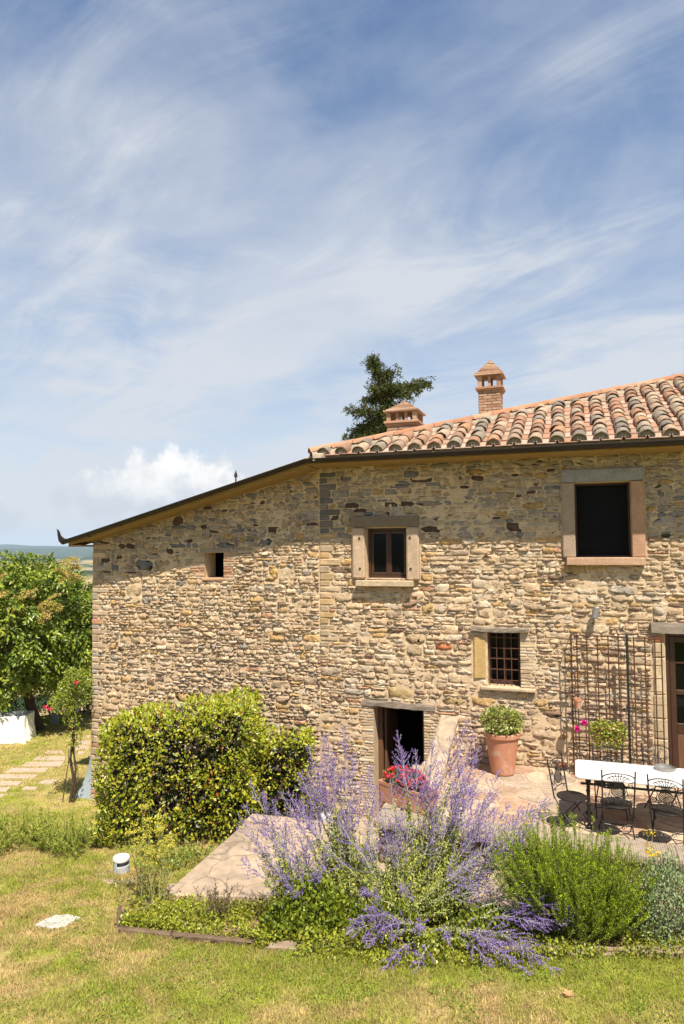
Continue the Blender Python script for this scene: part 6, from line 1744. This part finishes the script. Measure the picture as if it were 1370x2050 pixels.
def lawn_bits():
    def slab(name, pts, z, h, mat, label, cat, group=None):
        c = Vector((sum(p.x for p in pts) / len(pts), sum(p.y for p in pts) / len(pts), z)); n = len(pts); mb = MB()
        P = []
        for i in range(n):
            a, b = pts[i], pts[(i + 1) % n]; P.append(a); P.append(a.lerp(b, .5) + Vector((rng.uniform(-.03, .03), rng.uniform(-.02, .02), 0)))
        n = len(P); q = [(p.x - c.x, p.y - c.y) for p in P]; gzs = [g1(p.x, p.y) - z for p in P]
        vs = [(x, y, g - .10) for (x, y), g in zip(q, gzs)] + [(x, y, g + h * .8) for (x, y), g in zip(q, gzs)] + [(x * .95, y * .95, g + h + rng.uniform(-.005, .005)) for (x, y), g in zip(q, gzs)] + [(0, 0, sum(gzs) / n + h)]
        fs = [(k + r_ * n, (k + 1) % n + r_ * n, (k + 1) % n + (r_ + 1) * n, k + (r_ + 1) * n) for r_ in (0, 1) for k in range(n)] + [(2 * n + k, 2 * n + (k + 1) % n, 3 * n) for k in range(n)]
        mb.add(vs, fs); o = mb.build(name, mt[mat], None, loc=c); tag(o, label, cat, group)
    def at(pl, z0=-1.3):
        out = []
        for x, y in pl:
            z = z0
            for _ in range(6): p = PZ(x, y, z); z = g1(p.x, p.y)
            out.append(p)
        return out
    G = 'stepping stones across the left lawn'
    cr = lambda l: [(x / 2.929, y / 2.929 + 1050) for x, y in l]
    st = [([(250, 1345), (370, 1345), (365, 1328), (285, 1326)], 'stepping stone, second of the front row from the top, just left of the rose trunk'),
          ([(188, 1385), (383, 1385), (385, 1362), (228, 1358)], 'long stepping stone directly left of the rose stems'),
          ([(122, 1420), (355, 1420), (378, 1392), (160, 1394)], 'widest stepping stone below the rose foliage, in the middle of the row'),
          ([(28, 1455), (262, 1455), (290, 1430), (70, 1430)], 'stepping stone next below the widest one'),
          ([(-60, 1492), (190, 1490), (222, 1468), (-20, 1468)], 'stepping stone running off the left edge, the upper of those'),
          ([(-60, 1532), (105, 1530), (135, 1508), (-40, 1508)], 'stepping stone running off the left edge, second from the top'),
          ([(-70, 1568), (40, 1568), (68, 1544), (-50, 1542)], 'stepping stone running off the left edge, third from the top'),
          ([(-70, 1604), (10, 1602), (38, 1584), (-60, 1582)], 'lowest stepping stone, only its tip showing at the left edge'),
          ([(125, 1556), (210, 1556), (222, 1540), (150, 1538)], 'small stepping stone half in the shadow of the rose'),
          ([(225, 1522), (300, 1522), (350, 1496), (260, 1498)], 'small stepping stone above the shadow of the rose'),
          ([(430, 1322), (515, 1320), (522, 1298), (452, 1298)], 'stepping stone between the rose stems and the house corner'),
          ([(452, 1290), (528, 1290), (530, 1266), (455, 1268)], 'farther stepping stone near the house corner'),
          ([(495, 1252), (533, 1250), (533, 1240), (505, 1240)], 'farthest stepping stone, touching the house corner'),
          ([(450, 1350), (490, 1348), (500, 1334), (462, 1332)], 'small stepping stone right of the rose stems')]
    for pl, lab in st: slab('stepping_stone', at(cr(pl)), g1(-7, 16), .015, 'step', lab, 'stepping stone', G)
    slab('field_stone', at([(70, 1855), (102, 1862), (133, 1858), (162, 1840), (138, 1834), (112, 1836)], -.2), g1(-3.4, 8.3), .03, 'flat_stone', 'flat whitish stone lying in the front lawn at left', 'stone')
    slab('bare_earth', at([(192, 1752), (215, 1770), (268, 1768), (285, 1752), (255, 1742), (215, 1742)], -.5), g1(-3.3, 10.2), .008, 'concrete', 'pale concrete footing round the bollard light on the lawn', 'footing')
    # dry leaf
    p = at([(1140, 1999)], .3)[0]; cl = Cloud(); a = np.radians([100, 40, 160, 5, 195]); D = np.stack([np.cos(a), np.sin(a), np.full(5, .25)], -1)
    cl.leaves(np.zeros((5, 3)), D, np.tile([0, 0, 1.], (5, 1)), [.085, .075, .075, .055, .055], .021, np.tile([.5, .28, .14], (5, 1)), fold=.5); cl.tube([(0, 0, 0), (.0, -.03, .012), (.01, -.06, .01)], .002, .0015, (.4, .25, .12), 0, 3)
    o = link('fallen_leaf', cl.mesh('fallen_leaf', mt['dryleaf']), None, (p.x, p.y, p.z + .022), (.1, .15, .3)); tag(o, 'brown dry star-shaped leaf lying on the front lawn', 'leaf')
lawn_bits()

def far_table():
    z = g1(-10.1, 20.6); t = empty('buffet_table', (-10.15, 20.7, z), R(4)); tag(t, 'buffet table under a white cloth reaching the grass at the left edge', 'table')
    mb = MB(); n = 46; hx, hy, H = .72, .40, .76; vs, fs = [], []
    def per(s):
        L_ = 4 * (hx + hy); d = s * L_
        for (a, b, l) in (((-hx, -hy), (hx, -hy), 2 * hx), ((hx, -hy), (hx, hy), 2 * hy), ((hx, hy), (-hx, hy), 2 * hx), ((-hx, hy), (-hx, -hy), 2 * hy)):
            if d <= l: return a[0] + (b[0] - a[0]) * d / l, a[1] + (b[1] - a[1]) * d / l
            d -= l
        return -hx, -hy
    N_ = 96
    for (zz, e) in ((H, 0), (H - .02, .012), (H - .3, .03), (.3, .055), (.01, .085)):
        for i in range(N_):
            x, y = per(i / N_); l = math.hypot(x, y); f = e * (.6 + .5 * math.sin(i * .9) + .35 * math.sin(i * 2.3 + zz * 3)) ; vs.append((x + x / hx * f, y + y / hy * f, zz))
    fs = [(k * N_ + (i + 1) % N_, k * N_ + i, (k + 1) * N_ + i, (k + 1) * N_ + (i + 1) % N_) for k in range(4) for i in range(N_)] + [tuple(range(N_))]
    mb.add(vs, fs); o = mb.build('tablecloth', mt['cloth'], None, loc=t.location, rot=(0, 0, R(4))); tag(o, 'white cloth draped over the buffet table with hanging folds', 'tablecloth')
    for sx in (-1, 1):
        for sy in (-1, 1): m = MB(); m.box((sx * .62 - .02, sy * .32 - .02, 0), (sx * .62 + .02, sy * .32 + .02, H - .02)); m.build('leg', mt['old_wood'], t)
    m = MB(); m.box((-.70, -.38, H - .03), (.70, .38, H - .006)); m.build('table_top', mt['old_wood'], t)
    M4 = Matrix.Translation(t.location) @ Matrix.Rotation(R(4), 4, 'Z')
    def on(name, mb, mat, x, y, label, cat, group=None):
        o = mb.build(name, mt[mat], None, loc=M4 @ Vector((x, y, H + .002))); tag(o, label, cat, group)
    mb = MB(); mb.box((-.16, -.11, 0), (.16, .11, .05), .008); mb.box((-.165, -.115, .052), (.165, .115, .10), .008); on('box', mb, 'white', .42, .05, 'stack of white trays on the white cloth table', 'box')
    for i, x in enumerate((.40, .52, .60)):
        mb = MB(); mb.lathe([(.030, 0), (.030, .004), (.005, .01), (.005, .06), (.034, .09), (.038, .14), (.034, .145), (.03, .10), (.0, .07)], 14, cap1=False); on('glass', mb, 'grey', x, -.22 + .06 * (i % 2), ['leftmost glass at the front of the white cloth table', 'middle glass at the front of the white cloth table', 'right glass near the corner of the white cloth table'][i], 'glass', 'glasses on the white cloth table')
    # things in the shade behind
    x, y = -9.42, 22.6; z = g1(x, y); m = MB(); m.box((-.10, -.09, -.02), (.10, .09, .60), .01); m.box((-.115, -.105, .60), (.115, .105, .66), .008); b = empty('bin', (x, y, z), R(10)); tag(b, 'blue-grey square litter post in the shade behind the white table', 'bin'); m.build('body', mt['bluegrey'], b)
    x, y = -8.75, 22.2; z = g1(x, y); m = MB(); m.box((-.045, -.02, 0), (.045, .02, .85), .004); o = m.build('plank', mt['grey'], None, loc=(x, y, z), rot=(R(-12), R(18), 0)); tag(o, 'pale board leaning against the trunk of the leafy tree', 'board')
    x, y = -8.45, 21.6; z = g1(x, y); m = MB(); m.box((-.07, -.05, -.02), (.07, .05, .12), .015); m.jitter(.006); o = m.build('block', mt['terracotta'], None, loc=(x, y, z), rot=(0, 0, .3)); tag(o, 'small pinkish brick standing in the grass by the leaning board', 'brick')
far_table()

# ------------------------------------------------------------------ haze
def haze():
    mb = MB(); mb.box((-12000, -12000, -140), (12000, 12000, 190)); m = bpy.data.materials.new('haze_air'); m.use_nodes = True
    nt = m.node_tree; nt.nodes.clear(); o = nt.nodes.new('ShaderNodeOutputMaterial'); v = nt.nodes.new('ShaderNodeVolumePrincipled')
    v.inputs['Color'].default_value = (.62, .80, 1.0, 1); v.inputs['Density'].default_value = 0.85e-4; v.inputs['Anisotropy'].default_value = 0.0
    nt.links.new(v.outputs[0], o.inputs['Volume'])
    tag(mb.build('haze', m, None), kind='stuff')
haze()
